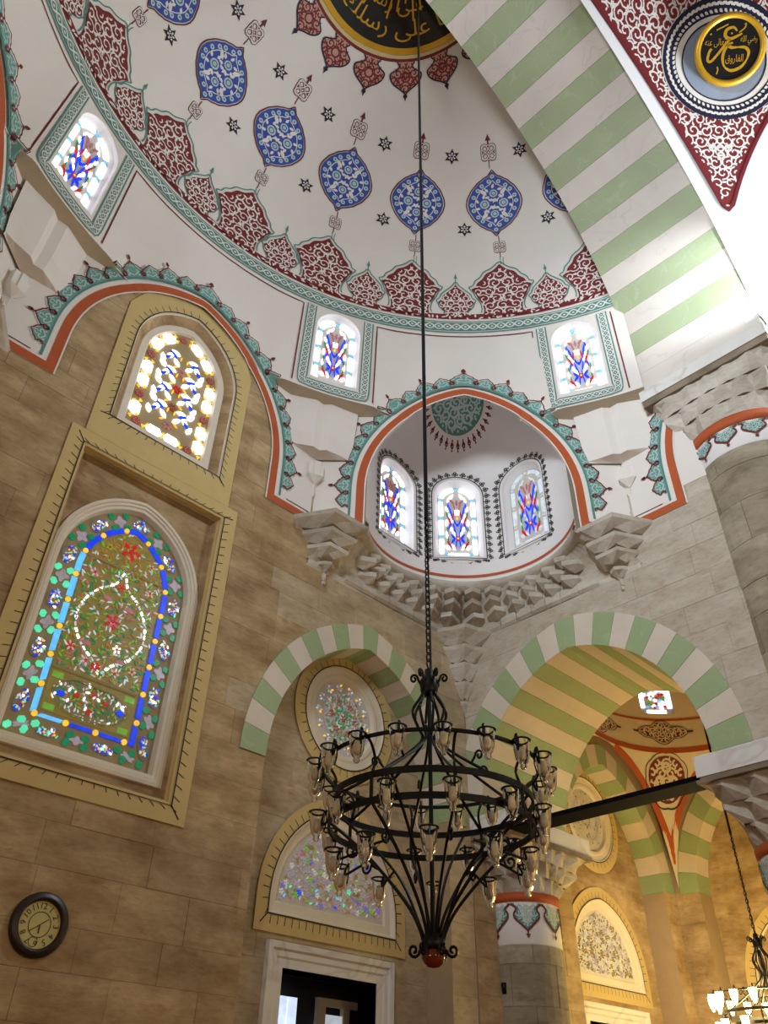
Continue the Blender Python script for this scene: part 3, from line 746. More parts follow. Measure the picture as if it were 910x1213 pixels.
dw = doorway('window_5', 'marble framed opening into a dark room below the half-moon window', BC, SLr, .42)
for k in range(2):      # lit panes seen through the opening
    for j in range(3): MB().box((-2.06 + k * .15, 1.20, 1.83 + j * .34), (-1.93 + k * .15, 1.24, 2.14 + j * .34)).build('far_pane', 'g_room', dw)
MB().box((-1.46, 1.2, 2.78), (-.72, 1.26, 2.86)).box((-1.46, 1.2, 1.2), (-1.34, 1.26, 2.78)).box((-1.06, 1.2, 1.2), (-.96, 1.26, 2.78)).build('inner_frame', 'frame_cream', dw)
MB().box((-1.34, 1.22, 1.2), (-1.06, 1.25, 2.70)).build('inner_pane', 'g_white_dim', dw)
# ------------------------------------------------------------------ octagonal plaster zone carrying the drum
def rdrum(az, z):
    """drum radius: follows the octagon at face centres, overhangs at the corners"""
    d = ((az + pi / 8) % (pi / 4)) - pi / 8
    k = min(max((abs(d) - rad(11.5)) / rad(4), 0), 1); k = k * k * (3 - 2 * k)
    r0 = (5.525 if round(az / (pi / 4)) % 2 else 5.475) / math.cos(d) * (1 - k) + 5.505 * k; t = min(max((z - 10.4) / 1.9, 0), 1)
    return r0 * (1 - t) + RD * t
def SD(az, z, o=0.0):
    r = rdrum(az, z) - o; return (OC.x + r * math.cos(az), OC.y + r * math.sin(az), z)
def face_map(azf, d):
    n = Vector((math.cos(azf), math.sin(azf))); t = Vector((n.y, -n.x))     # u grows clockwise (to the right seen from inside)
    def S(u, z, o=0.0):
        if z > 10.41:
            p = n * d + t * u; az = math.atan2(p.y, p.x); r = min(rdrum(az, z), p.length) - o - .006
            return (OC.x + r * math.cos(az), OC.y + r * math.sin(az), z)
        p = OC + n * (d - o) + t * u; return (p.x, p.y, z)
    return S
FA, FZ, FS, FH = 1.52, 8.25, 8.95, 1.90       # arch of every face: half width (inner edge of the orange band), foot, springing, rise
RB = .115
def leaf_half(w_, h): return [(x * w_, y * h) for x, y in [(.50, 0), (.42, .12), (.36, .26), (.47, .40), (.46, .52), (.34, .62), (.30, .72), (.14, .84), (0, 1)]]
def leaf_motif(w_, h, finial):
    mo = Motif(); pl = spline(leaf_half(w_, h), 3); poly = mirror_profile(pl)
    mo.fill(poly, 'teal_leaf', 2)
    q = [(x * .72, .03 + y * .80) for x, y in poly]
    for sx in (-1, 1):
        mo.stroke([(sx * x, y) for x, y in spline([(.0, h * .12), (.13 * w_, h * .22), (.28 * w_, h * .40), (.14 * w_, h * .52), (.04 * w_, h * .40)], 3)], .017, 'teal_pale', 3)
        mo.stroke([(sx * x, y) for x, y in spline([(.02 * w_, h * .84), (.12 * w_, h * .70), (.05 * w_, h * .58)], 3)], .013, 'teal_pale', 3)
        mo.tear(sx * .3 * w_, h * .08, pi / 2 + sx * .5, h * .2, .03, 'teal_pale', 3)
    mo.stroke([(x * 1.06, y * 1.04 + .01) for x, y in pl[4:]] + [(-x * 1.06, y * 1.04 + .01) for x, y in reversed(pl[4:-1])], .016, 'maroon', 4)
    for sx in (-1, 1):   # small hooked loop at the foot between neighbours
        mo.stroke(spline([(sx * .46 * w_, h * .30), (sx * .40 * w_, h * .16), (sx * .5 * w_, h * .08), (sx * .56 * w_, h * .2)], 3), .015, 'maroon', 4)
    if finial:
        mo.stroke([(0, h), (0, h + .07)], .014, 'maroon', 4)
        mo.poly([(-.022, h + .05), (0, h + .035), (.022, h + .05), (.018, h + .085), (0, h + .115), (-.018, h + .085)], 'maroon', 4)
    return mo
LEAF_A = leaf_motif(.275, .21, True); LEAF_B = leaf_motif(.255, .18, False)
def face_panel(parent, azf, d, half=2.28, ulim=None, arch=True, keep=None):
    S = face_map(azf, d); lo, hi = ulim or (-half, half)
    hole = arch_pts(0, FA, FZ - .3, FS, FH, 16)
    top = densify([(hi, 10.40), (lo, 10.40)], .3, False)
    if arch:
        outl = [(hi, FZ)] + top + [(lo, FZ)]
        # split into sheet with the arch cut out; crown of the arch rises above the ledge line, so the crown sheet follows the drum
        vv, tr = region(outl, [hole])
    else: vv, tr = region(densify(rect(lo, FZ, hi, 10.40), .5))
    slab('plaster_face', vv, tr, S, .02, -.05, 'plaster', parent)
    mo = Motif()
    inn = [(FA, FZ)] + arch_curve(0, FA, FS, FH, 18) + [(-FA, FZ)]
    pth = Path(inn)          # travels right -> apex -> left, left-hand normal points inwards
    n = int(pth.len / .08)
    mo.stroke([pth(i * pth.len / n, -RB / 2) for i in range(n + 1)], RB, 'orange_paint', 1)
    mo.stroke([pth(i * pth.len / n, .008) for i in range(n + 1)], .022, 'white_paint', 1)
    for sx in (-1, 1): mo.stroke([(sx * (FA + RB), FZ + RB / 2), (sx * half, FZ + RB / 2)], RB, 'orange_paint', 1)
    mo.stroke([pth(i * pth.len / n, -RB - .085) for i in range(2, n - 1)], .035, 'teal', 1)
    k = int((pth.len - .5) / .262); k -= (k + 1) % 2
    P = Paint(S, .022).stamp(mo)
    for i in range(k):
        s0 = pth.len / 2 + (i - (k - 1) / 2) * .262
        P.stamp(LEAF_A if (i - (k - 1) // 2) % 2 == 0 else LEAF_B, lambda x, y, s0=s0: pth(s0 - x, -RB - .095 - y))
    mo2 = Motif()
    for sx in (-1, 1): mo2.stroke([(sx * (FA + RB + .2), FZ + RB + .05), (sx * half, FZ + RB + .05)], .014, 'maroon', 1)
    P.stamp(mo2)
    P.build('painted_border', parent, keep=keep)
    return S
AZ_L, AZ_D, AZ_R, AZ_D2 = pi / 2, pi / 4, 0.0, 3 * pi / 4
oct_ = struct('wall_transition', 'white plaster zone with orange outlined arches below the semi-dome', 'wall')
face_panel(oct_, AZ_L, 5.49)
face_panel(oct_, AZ_D, 5.54)
face_panel(oct_, AZ_D2, 5.54)
face_panel(oct_, AZ_R, 5.49, ulim=(-2.28, -1.25), arch=True, keep=lambda v: v[2] < 10.38 and v[1] > -4.3)
# corner consoles in the folds of the octagon
def corner_console(parent, azc):
    c = Vector((math.cos(azc), math.sin(azc))); t = Vector((c.y, -c.x))
    def P(r, u, z): p = OC + c * r + t * u; return (p.x, p.y, z)
    mb = MB(); zt = 10.41; z1 = 9.46; rc = 5.94
    prof = [(-.56, 5.70), (-.40, 5.69), (-.12, 5.66), (0, 5.71), (.12, 5.66), (.40, 5.69), (.56, 5.70)]
    low = [(-.46, 5.74), (-.32, 5.735), (-.10, 5.70), (0, 5.745), (.10, 5.70), (.32, 5.735), (.46, 5.74)]
    V = [P(r, u, zt) for u, r in prof] + [P(r, u, z1 + .25) for u, r in [(u * .92, r + .01) for u, r in prof]] + [P(r, u, z1) for u, r in low] + [P(5.94 - abs(u) * .41, u, z1 - .03) for u, r in low]
    F = []
    for k in range(3):
        for i in range(6): F.append((k * 7 + i, k * 7 + i + 1, k * 7 + 8 + i, k * 7 + 7 + i))
    mb.add(V, F); mb.build('console', 'plaster', parent)
    m2 = MB()       # little ribbed pendant under the hood
    for u0, u1, za, zb_, r in ((-.10, -.02, 9.06, 9.30, 5.84), (-.02, .07, 9.04, 9.32, 5.82), (.07, .13, 9.08, 9.28, 5.85)):
        V = [P(r, u0, za), P(r, u1, za), P(6.0, u1, za), P(6.0, u0, za), P(r, u0, zb_), P(r, u1, zb_), P(6.0, u1, zb_), P(6.0, u0, zb_)]
        m2.add(V, [(0, 1, 5, 4), (1, 2, 6, 5), (3, 0, 4, 7), (0, 3, 2, 1), (4, 5, 6, 7)])
    a = [P(5.82, -.11, 9.06), P(5.80, .02, 9.04), P(5.83, .14, 9.07), P(5.99, .13, 9.06), P(5.99, -.11, 9.06), P(5.89, .02, 8.92), P(5.92, .03, 8.70)]
    m2.add(a, [(0, 1, 5), (1, 2, 5), (2, 3, 5), (4, 0, 5), (5, 3, 6), (4, 5, 6)])
    m2.build('pendant', 'plaster', parent)
for a in (22.5, 67.5, 112.5): corner_console(oct_, rad(a))
# ledge under the drum
V = []; F = []; n = 190
for i in range(n + 1):
    az = rad(-12 + 204 * i / n); r = rdrum(az, 10.4); d = ((az + pi / 8) % (pi / 4)) - pi / 8
    r2 = 5.56 / math.cos(d)
    for rr, z in ((r, 10.4), (max(r2, r + .01), 10.36)): V.append((OC.x + rr * math.cos(az), OC.y + rr * math.sin(az), z))
F = []
for i in range(n):
    az = rad(-12 + 204 * (i + .5) / n)
    if az < rad(16.9): continue
    d = ((az + pi / 8) % (pi / 4)) - pi / 8
    if abs(d) > rad(9.2): F.append((2 * i, 2 * i + 1, 2 * i + 3, 2 * i + 2))
mk('drum_ledge', V, F, 'ledge_beige', None, oct_)

# ------------------------------------------------------------------ drum with windows
WIN_AZ = [25.7, 67.0, 114.0]
drum = struct('wall_drum', 'white drum with small stained glass windows under the semi-dome rim', 'wall')
K = 5.4
SDk = lambda s, z, o=0.0: SD(s / K, z, o)
def wo(azd, d): return arch_pts(rad(azd) * K, .37 + d, 10.68 - d, 11.80, .40 + d, 10)
outl = densify(rect(rad(16.9) * K, 10.4, rad(188) * K, 12.32), .25)
crowns = [[((azf - math.atan2(u, 5.47)) * K, z) for u, z in arch_pts(0, FA, 10.0, FS, FH, 16)] for azf in (AZ_L, AZ_D, AZ_D2)]   # crowns of the face arches cut into the drum foot
vv, tr = region(outl, [wo(a, 0) for a in WIN_AZ] + crowns, grid=.3)
slab('drum_wall', vv, tr, SDk, 0, None, 'plaster', drum, smooth=True)
for i, a in enumerate(WIN_AZ):
    w_ = struct('window_%d' % (6 + i), ['small arched stained glass window in the drum, nearest the great arch', 'small arched stained glass window in the drum, middle one above the niche arch', 'small arched stained glass window in the drum, at the upper left'][i], 'window')
    loft('plaster_frame', [(wo(a, 0), 0), (wo(a, -.012), -.05), (wo(a, -.045), -.10), (wo(a, -.055), -.13)], SDk, 'plaster_cool', w_)
    small_window(w_, rad(a) * K, 10.74, .315, 11.80, .34, SDk, .125, i)
    mo = Motif(); L = .58
    P = Paint(SDk, .004); c0 = rad(a) * K
    fr = Path(densify([(c0 + L - .085, 12.20), (c0 + L - .085, 10.43 + .085), (c0 - L + .085, 10.43 + .085), (c0 - L + .085, 12.20)], .12, False))
    g = Motif(); guilloche(g, fr.len, .17); P.stamp(g, lambda x, y: fr(x, y)); P.build('painted_border', w_)
# maroon lines framing the blank panels, rim band
P = Paint(SDk, .004); mo = Motif()
edges = [-60] + WIN_AZ + [161]
for a, b in zip(edges[:-1], edges[1:]):
    l = rad(a) * K + .64; r = rad(b) * K - .64
    mo.stroke(densify([(l, 10.46), (l, 12.16), (r, 12.16), (r, 10.46)], .15, False), .022, 'maroon', 1)
P.stamp(mo).build('painted_lines', drum, lambda v: v[1] > YB - .05)

# ------------------------------------------------------------------ semi-dome
PSI = lambda v: v / 5.2
def SDm(az, v, o=0.0):
    """az in radians, v = height up the meridian in metres (below zero: on the drum)"""
    if v < 0: return SD(az, ZR + v, o)
    p = PSI(v); r = (RD - o) * math.cos(p); return (OC.x + r * math.cos(az), OC.y + r * math.sin(az), ZR + (HD - o) * math.sin(p))
ceil = struct('ceiling', 'painted plaster semi-dome with blue medallions and red palmette frieze', 'ceiling')
V = []; F = []; na, nv = 150, 56; VM = pi / 2 * 5.2
for i in range(na + 1):
    for j in range(nv + 1): V.append(SDm(rad(-8 + 196 * i / na), VM * j / nv, 0))
for i in range(na):
    for j in range(nv):
        q = (i * (nv + 1) + j, (i + 1) * (nv + 1) + j, (i + 1) * (nv + 1) + j + 1, i * (nv + 1) + j + 1)
        if all(V[k][1] > YB - .05 for k in q): F.append(q)
mk('dome_shell', V, F, 'plaster', None, ceil, True)
keepd = lambda v: v[1] > YB - .3
def dome_T(azd, v0, sc=1.0):
    a0 = rad(azd)
    def T(x, y):
        v = v0 + y * sc; r = RD * max(.15, math.cos(PSI(max(v, 0)))); return (a0 + x * sc / r, v)
    return T
g = Motif(); L0 = rad(180) * RD; guilloche(g, L0, .30, lam=.30)
Paint(SDm).stamp(g, lambda x, y: (x / RD, .10 + y)).build('painted_rim_band', ceil, keepd)
# red frieze
def frieze(half, red, tl, seed, step):
    mo = Motif(); pl = spline(half, 4); poly = mirror_profile(pl)
    mo.fill(poly, 'red_paint', 2, grid=.2)
    rumi(mo, [(x * .93, y * .96 + .01) for x, y in poly], 'white_paint', 3, step, .022, seed)
    ol = [(x * 1.05 + (.02 if x > 0 else 0), y * 1.01 + .04) for x, y in pl[4:]]
    mo.stroke(ol + [(-x, y) for x, y in reversed(ol[:-1])], .020, tl, 2)
    return mo
BIGP = frieze([(x * .50, y * 1.24) for x, y in [(.84, 0), (.70, .06), (.66, .14), (.70, .26), (.84, .38), (.92, .48), (1.04, .56), (.90, .60), (.82, .68), (.64, .75), (.50, .84), (.24, .90), (0, 1)]], 0, 'teal', 3, .21)
SMLP = frieze([(x * .285, y * .82) for x, y in [(.90, 0), (.66, .06), (.64, .14), (.90, .26), (1.0, .38), (1.08, .46), (.90, .54), (.78, .66), (.42, .80), (.15, .90), (0, 1)]], 0, 'teal', 5, .16)
fin = Motif().stroke([(0, 0), (0, .16)], .016, 'teal', 2).poly([(-.03, .12), (.03, .12), (0, .24)], 'teal', 2)
strip = Motif().stroke([(x, 0) for x in np.linspace(0, L0, 300)], .13, 'red_paint', 1)
rn = random.Random(2)
for i in range(230): strip.tear(i * L0 / 230, rn.uniform(-.04, .03), rn.uniform(0, 6.28), .10, .035, 'white_paint', 4)
Paint(SDm).stamp(strip, lambda x, y: (x / RD, .38 + y)).build('painted_frieze_base', ceil, keepd)
AZ_M = [19.8, 37.0, 54.4, 71.4, 88.0, 104.4, 120.8, 137.4, 154]
for a in AZ_M: Paint(SDm).stamp(BIGP, dome_T(a, .36)).build('painted_palmette', ceil, keepd)
AZ_S = [(a + b) / 2 for a, b in zip(AZ_M[:-1], AZ_M[1:])] + [11.2]
for a in AZ_S: Paint(SDm).stamp(SMLP, dome_T(a, .36)).stamp(fin, dome_T(a, .36 + .83)).build('painted_small_palmette', ceil, keepd)
# medallions
def medallion():
    mo = Motif(); pts = []
    q = spline([(0, .60), (.07, .50), (.19, .43), (.30, .33), (.40, .19), (.455, .04)], 4)
    q = q[:-1]; q = [(x * (1 + .02 * abs(math.sin(i * pi / 4))), y * (1 + .02 * abs(math.sin(i * pi / 4)))) for i, (x, y) in enumerate(q)]
    q = q + [(.462, 0)] + [(x, -y) for x, y in reversed(q)]; pts = q + [(-x, y) for x, y in reversed(q[1:-1])]
    pts = [tuple(p) for p in resample(pts + pts[:1], 72)[0][:-1]]
    mo.stroke([(x * 1.08, y * 1.07) for x, y in pts], .022, 'maroon', 1, True)
    mo.fill([(x * 1.02, y * 1.02) for x, y in pts], 'blue_paint', 2, grid=.16)
    for i in range(20):
        x, y = pts[int(i * 3.6)]; mo.disc(x * .86, y * .86, .042, 'teal_pale', 3, 8); mo.disc(x * .86, y * .86, .015, 'blue_paint', 4, 6)
    mo.stroke([(x * .74, y * .74) for x, y in pts], .014, 'white_paint', 3, True)
    for x, y, r in ((.17, 0, .085), (-.17, 0, .085), (0, .2, .075), (0, -.2, .075)):
        mo.disc(x, y, r, 'teal_pale', 3, 12); mo.ring(x, y, r * .55, .016, 'blue_paint', 4, 10)
        for k in range(6):
            a = k * pi / 3 + .3; mo.tear(x + (r + .02) * math.cos(a), y + (r + .02) * math.sin(a), a + .6, .10, .05, 'white_paint', 3)
    for sx in (-1, 1):
        for sy in (-1, 1): mo.tear(sx * .12, sy * .17, math.atan2(sy, sx), .17, .075, 'white_paint', 3); mo.tear(sx * .04, sy * .05, math.atan2(sy, sx), .1, .03, 'white_paint', 3)
    return mo
def knot(col, sc, arrow):
    mo = Motif(); loops = []
    for a in (0, pi / 2):
        c, q = math.cos(a + .78), math.sin(a + .78)
        l = [(c * x - q * y, q * x + c * y) for x, y in spline([(-.13, .0), (-.10, .04), (0, .03), (.10, .04), (.13, 0), (.10, -.04), (0, -.03), (-.10, -.04)], 3, True)]
        loops.append(l)
    loops.append([(x, y) for x, y in spline([(-.10, .05), (-.06, .09), (.06, .09), (.10, .05), (.10, -.05), (.06, -.09), (-.06, -.09), (-.10, -.05)], 3, True)])
    for l in loops: mo.stroke([(x * sc, y * sc * 1.15) for x, y in l], .036 * sc, col, 1, True)
    for l in loops: mo.stroke([(x * sc, y * sc * 1.15) for x, y in l], .014 * sc, 'plaster', 2, True)
    mo.stroke([(0, -.13 * sc), (0, -.25 * sc)], .016, col, 1)
    if arrow: mo.stroke([(0, .1 * sc), (0, .2 * sc)], .03, col, 1).poly([(-.05, .18 * sc), (.05, .18 * sc), (0, .28 * sc)], col, 1)
    else: mo.stroke([(0, .1 * sc), (0, .26 * sc)], .016, col, 1)
    return mo
MED = medallion(); KT = knot('maroon', 1.15, True); KB = knot('maroon', .9, False)
foot = Motif().stroke([(-.03, 0), (-.02, .08), (-.03, .16)], .012, 'teal', 1).stroke([(.03, 0), (.02, .08), (.03, .16)], .012, 'teal', 1)
V0 = rad(31.4) * 5.2
for a in AZ_M[:-1]:
    Paint(SDm).stamp(MED, dome_T(a, V0)).build('painted_medallion', ceil, keepd)
    Paint(SDm).stamp(KT, dome_T(a + .5, V0 + .96)).build('painted_knot', ceil, keepd)
    Paint(SDm).stamp(KB, dome_T(a - .4, V0 - .88)).stamp(foot, dome_T(a - .6, V0 - 1.26)).build('painted_knot', ceil, keepd)
star = Motif(); pts = [((.135 if i % 2 == 0 else .068) * math.sin(i * pi / 6), (.135 if i % 2 == 0 else .068) * math.cos(i * pi / 6)) for i in range(12)]
star.fill([(x * 1.1, y * 1.1) for x, y in pts], 'maroon', 1).fill(pts, 'navy', 2)
for k in range(6): star.disc(.055 * math.sin(k * pi / 3), .055 * math.cos(k * pi / 3), .017, 'white_paint', 3, 6)
star.ring(0, 0, .03, .012, 'white_paint', 3, 6)
for a in (26, 43.7, 61.4, 79.0, 96.9, 115.2, 132): Paint(SDm).stamp(star, dome_T(a, rad(26.2) * 5.2)).build('painted_star', ceil, keepd)
for a in (29.6, 46.9, 64.5, 80.4, 95.2, 110.6, 127): Paint(SDm).stamp(star, dome_T(a, rad(41.4) * 5.2)).build('painted_star', ceil, keepd)
# crown roundel
CX, CY, CRR = -5.40, -4.05, 1.60
def SX(x, y, o=0.0):
    X, Y = CX + x, CY + y; q = (X - OC.x) ** 2 + (Y - OC.y) ** 2; q = min(q, 28)
    return (X, Y, ZR + (HD) * math.sqrt(1 - q / RD ** 2) - o)
# Arabic lettering: letters are joined by their contextual forms and laid from right to left
FORMS = {'ا': ('\uFE8D', '\uFE8E'), 'ب': ('\uFE8F', '\uFE90', '\uFE91', '\uFE92'), 'ت': ('\uFE95', '\uFE96', '\uFE97', '\uFE98'), 'ة': ('\uFE93', '\uFE94'), 'خ': ('\uFEA5', '\uFEA6', '\uFEA7', '\uFEA8'), 'د': ('\uFEA9', '\uFEAA'), 'ر': ('\uFEAD', '\uFEAE'), 'ز': ('\uFEAF', '\uFEB0'), 'س': ('\uFEB1', '\uFEB2', '\uFEB3', '\uFEB4'), 'ض': ('\uFEBD', '\uFEBE', '\uFEBF', '\uFEC0'), 'ع': ('\uFEC9', '\uFECA', '\uFECB', '\uFECC'), 'ف': ('\uFED1', '\uFED2', '\uFED3', '\uFED4'), 'ق': ('\uFED5', '\uFED6', '\uFED7', '\uFED8'), 'ك': ('\uFED9', '\uFEDA', '\uFEDB', '\uFEDC'), 'ل': ('\uFEDD', '\uFEDE', '\uFEDF', '\uFEE0'), 'م': ('\uFEE1', '\uFEE2', '\uFEE3', '\uFEE4'), 'ن': ('\uFEE5', '\uFEE6', '\uFEE7', '\uFEE8'), 'ه': ('\uFEE9', '\uFEEA', '\uFEEB', '\uFEEC'), 'و': ('\uFEED', '\uFEEE'), 'ى': ('\uFEEF', '\uFEF0'), 'ي': ('\uFEF1', '\uFEF2', '\uFEF3', '\uFEF4')}
def shape(txt):
    out = []
    for wd in txt.split(' '):
        s_ = ''
        for i, c in enumerate(wd):
            f = FORMS[c]; prev = i > 0 and len(FORMS[wd[i - 1]]) == 4; nxt = i < len(wd) - 1 and len(f) == 4
            k = 3 if prev and nxt else 2 if nxt else 1 if prev else 0
            s_ += f[k]
        out.append(s_[::-1])
    return ' '.join(reversed(out))
def text_mesh(body, res=2):
    c = bpy.data.curves.new('lettering', 'FONT'); c.body = body; c.resolution_u = res
    o = bpy.data.objects.new('lettering', c); COL.objects.link(o); bpy.context.view_layer.update()
    me = o.to_mesh(); V = [(v.co.x, v.co.y) for v in me.vertices]; F = [tuple(p.vertices) for p in me.polygons]
    o.to_mesh_clear(); bpy.data.objects.remove(o); bpy.data.curves.remove(c)
    A = np.array(V); A -= A.min(0); return A, F
def text_motif(body, mat, lay=3, height=None, width=None):
    A, F = text_mesh(body); mo = Motif(); sx = (width / A[:, 0].max()) if width else height / A[:, 1].max(); sy = (height / A[:, 1].max()) if height else sx
    mo.p.append(([(x * sx, y * sy) for x, y in A], F, mat, lay)); mo.w = A[:, 0].max() * sx; mo.h = A[:, 1].max() * sy
    return mo
P = Paint(SX); mo = Motif()
mo.fill(circle(0, 0, CRR * .95, 60), 'black_panel', 2, grid=.25)
mo.ring(0, 0, CRR * .968, CRR * .055, 'gold', 3, 70); mo.ring(0, 0, CRR * 1.015, .05, 'pale_gold', 3, 70); mo.ring(0, 0, CRR * 1.045, .045, 'red_paint', 2, 70)
P.stamp(mo)
for rr, ht, txt, span in ((.80, .30, 'ربنا واتنا ما وعدتنا على رسلك ولا تخزنا يوم القيامة', 300), (1.13, .34, 'ربنا واتنا ما وعدتنا على رسلك ولا تخزنا يوم القيامة', 330), (1.47, .36, 'ربنا واتنا ما وعدتنا على رسلك ولا تخزنا يوم القيامة', 345)):
    tm = text_motif(shape(txt), 'gold', 4, ht, rad(span) * (rr - .1))
    # baseline outwards: letters stand on the rim with their heads to the centre
    ph = rad(-75) + rad(span) / 2 * 0
    P.stamp(tm, lambda x, y, rr=rr, tm=tm, span=span: ((rr - y) * math.cos(rad(72 + span / 2) - rad(span) * x / tm.w), (rr - y) * math.sin(rad(72 + span / 2) - rad(span) * x / tm.w)))
for k in range(46):
    a = 2 * pi * k / 46; mo2 = Motif().stroke([(.3 * math.cos(a), .3 * math.sin(a)), ((.9 + .12 * (k % 3)) * math.cos(a + .03), (.9 + .12 * (k % 3)) * math.sin(a + .03))], .028, 'gold', 4); P.stamp(mo2)
P.build('crown_calligraphy', ceil, keepd)
fr = Motif(); hp = [(x * .23, y * .42) for x, y in [(.62, 0), (.45, .12), (.62, .24), (1, .38), (.95, .56), (.7, .72), (.3, .86), (0, 1)]]
pl = spline(hp, 3); poly = mirror_profile(pl); fr.fill(poly, 'rose_paint', 2); rumi(fr, poly, 'red_paint', 3, .12, .02, 7)
fr.stroke(pl + [(-x, y) for x, y in reversed(pl[:-1])], .02, 'navy', 3); fr.ring(0, .2, .06, .025, 'red_paint', 4, 10)
fr.disc(0, .45, .03, 'navy', 3, 6).poly([(-.02, .45), (.02, .45), (0, .52)], 'navy', 3)
for k in range(18):
    a0 = rad(90 - 4 + (k - 9) * 20.0)
    Paint(SX).stamp(fr, lambda x, y, a0=a0: ((CRR * 1.06 + y) * math.cos(a0 + x / CRR), (CRR * 1.06 + y) * math.sin(a0 + x / CRR))).build('painted_palmette', ceil, keepd)
# ------------------------------------------------------------------ corner niche (exedra)
def exedra(E, mirror, full):
    lab = 'white half-round niche with three stained glass windows in the corner' if full else 'white half-round niche at the left edge beyond the tall windows'
    ex = struct('wall_niche', lab, 'niche')
    KE = 1.46
    def SE(s_, z, o=0.0):
        az = s_ / KE; r = KE - o; x = E[0] + r * math.cos(az); y = E[1] + r * math.sin(az)
        return (2 * WC - x, y, z) if mirror else (x, y, z)
    def EM(az, p, o=0.0):
        r = (KE - o) * math.cos(p); x = E[0] + r * math.cos(az); y = E[1] + r * math.sin(az); z = 10.45 + (1.35 - o) * math.sin(p)
        return (2 * WC - x, y, z) if mirror else (x, y, z)
    wz = [0.8, 45.8, 90.8] if full else []
    def eo(a, d): return arch_pts(rad(a) * KE, .385 + d, 8.76 - d, 9.98, .40 + d, 10)
    vv, tr = region(densify(rect(rad(-46) * KE, 8.24, rad(136) * KE, 10.46), .16), [eo(a, 0) for a in wz], grid=.16)
    slab('niche_wall', vv, tr, SE, 0, None, 'plaster_cool', ex, True)
    V = []; F = []; na, nv = 40, 14
    for i in range(na + 1):
        for j in range(nv + 1): V.append(EM(rad(-46 + 182 * i / na), pi / 2 * j / nv))
    for i in range(na):
        for j in range(nv): F.append((i * (nv + 1) + j, (i + 1) * (nv + 1) + j, (i + 1) * (nv + 1) + j + 1, i * (nv + 1) + j + 1))
    mk('niche_vault', V, F, 'plaster_cool', None, ex, True)
    rim = Motif(); L = rad(182) * KE; xs = np.linspace(rad(-46) * KE, rad(136) * KE, 60)
    rim.stroke([(x, 8.40) for x in xs], .05, 'orange_paint', 1); Paint(SE).stamp(rim).build('painted_line', ex)
    V = []; F = []
    prof = [(.0, 8.31), (.03, 8.30), (.05, 8.27), (.05, 8.23), (.02, 8.18), (-.06, 8.15)]
    for i in range(61):
        for o, z in prof: V.append(SE(rad(-46 + 182 * i / 60) * KE, z, o))
    n = len(prof)
    for i in range(60):
        for j in range(n - 1): F.append((i * n + j, (i + 1) * n + j, (i + 1) * n + j + 1, i * n + j + 1))
    mk('stone_rim', V, F, 'stone_carved', None, ex, True)
    tre = Motif().stroke([(0, 0), (0, .05)], .016, 'line_black', 1)
    for k in range(3): tre.ring([-.026, .026, 0][k], [.055, .055, .09][k], .018, .016, 'line_black', 1, 7)
    tre.poly([(-.012, .1), (.012, .1), (0, .125)], 'line_black', 1)
    for i, a in enumerate(wz):
        w_ = struct('window_%d' % (10 + i), ['arched stained glass window in the corner niche, right of its three', 'arched stained glass window in the middle of the corner niche', 'arched stained glass window in the corner niche, left of its three'][i], 'window')
        loft('plaster_frame', [(eo(a, 0), 0), (eo(a, -.02), -.04), (eo(a, -.07), -.10), (eo(a, -.085), -.12)], SE, 'plaster_cool', w_)
        small_window(w_, rad(a) * KE, 8.86, .295, 9.98, .31, SE, .115, 20 + i, dim=(i == 0))
        pth = Path(ccw(eo(a, .05)), True); P = Paint(SE)
        P.stamp(Motif().stroke([tuple(p) for p in pth.P], .016, 'line_black', 1))
        k = int(pth.len / .118)
        for j in range(k): P.stamp(tre, lambda x, y, s0=(j + .5) * pth.len / k: pth((s0 + x) % pth.len, -y))
        P.build('painted_fringe', w_)
    if full:   # half medallion in the vault
        c0 = (E[0] + .545, E[1] + .545)
        def SV(x, y, o=0.0):
            X, Y = c0[0] + x, c0[1] + y; q = min(((X - E[0]) ** 2 + (Y - E[1]) ** 2) / KE ** 2, .98); return (X, Y, 10.45 + 1.35 * math.sqrt(1 - q) - o)
        mo = Motif().fill(circle(0, 0, .45, 40), 'teal', 1, grid=.1); rumi(mo, circle(0, 0, .42, 30), 'teal_pale', 2, .15, .028, 3, leaf='teal_pale')
        mo.ring(0, 0, .465, .03, 'white_paint', 2, 40); mo.ring(0, 0, .12, .03, 'teal_pale', 3, 14)
        for k in range(34):
            a = 2 * pi * k / 34; c, q = math.cos(a), math.sin(a)
            mo.stroke([(.49 * c, .49 * q), (.55 * c, .55 * q)], .022, 'maroon', 2); mo.ring(.545 * c, .545 * q, .022, .018, 'maroon', 2, 6); mo.disc(.585 * c, .585 * q, .013, 'maroon', 2, 5)
        Paint(SV).stamp(mo).build('painted_half_medallion', ex, keep=lambda v: v[0] + v[1] > -3.3)
    return ex
EC = (-1.585, -1.555)
exedra(EC, False, True); exedra(EC, True, False)

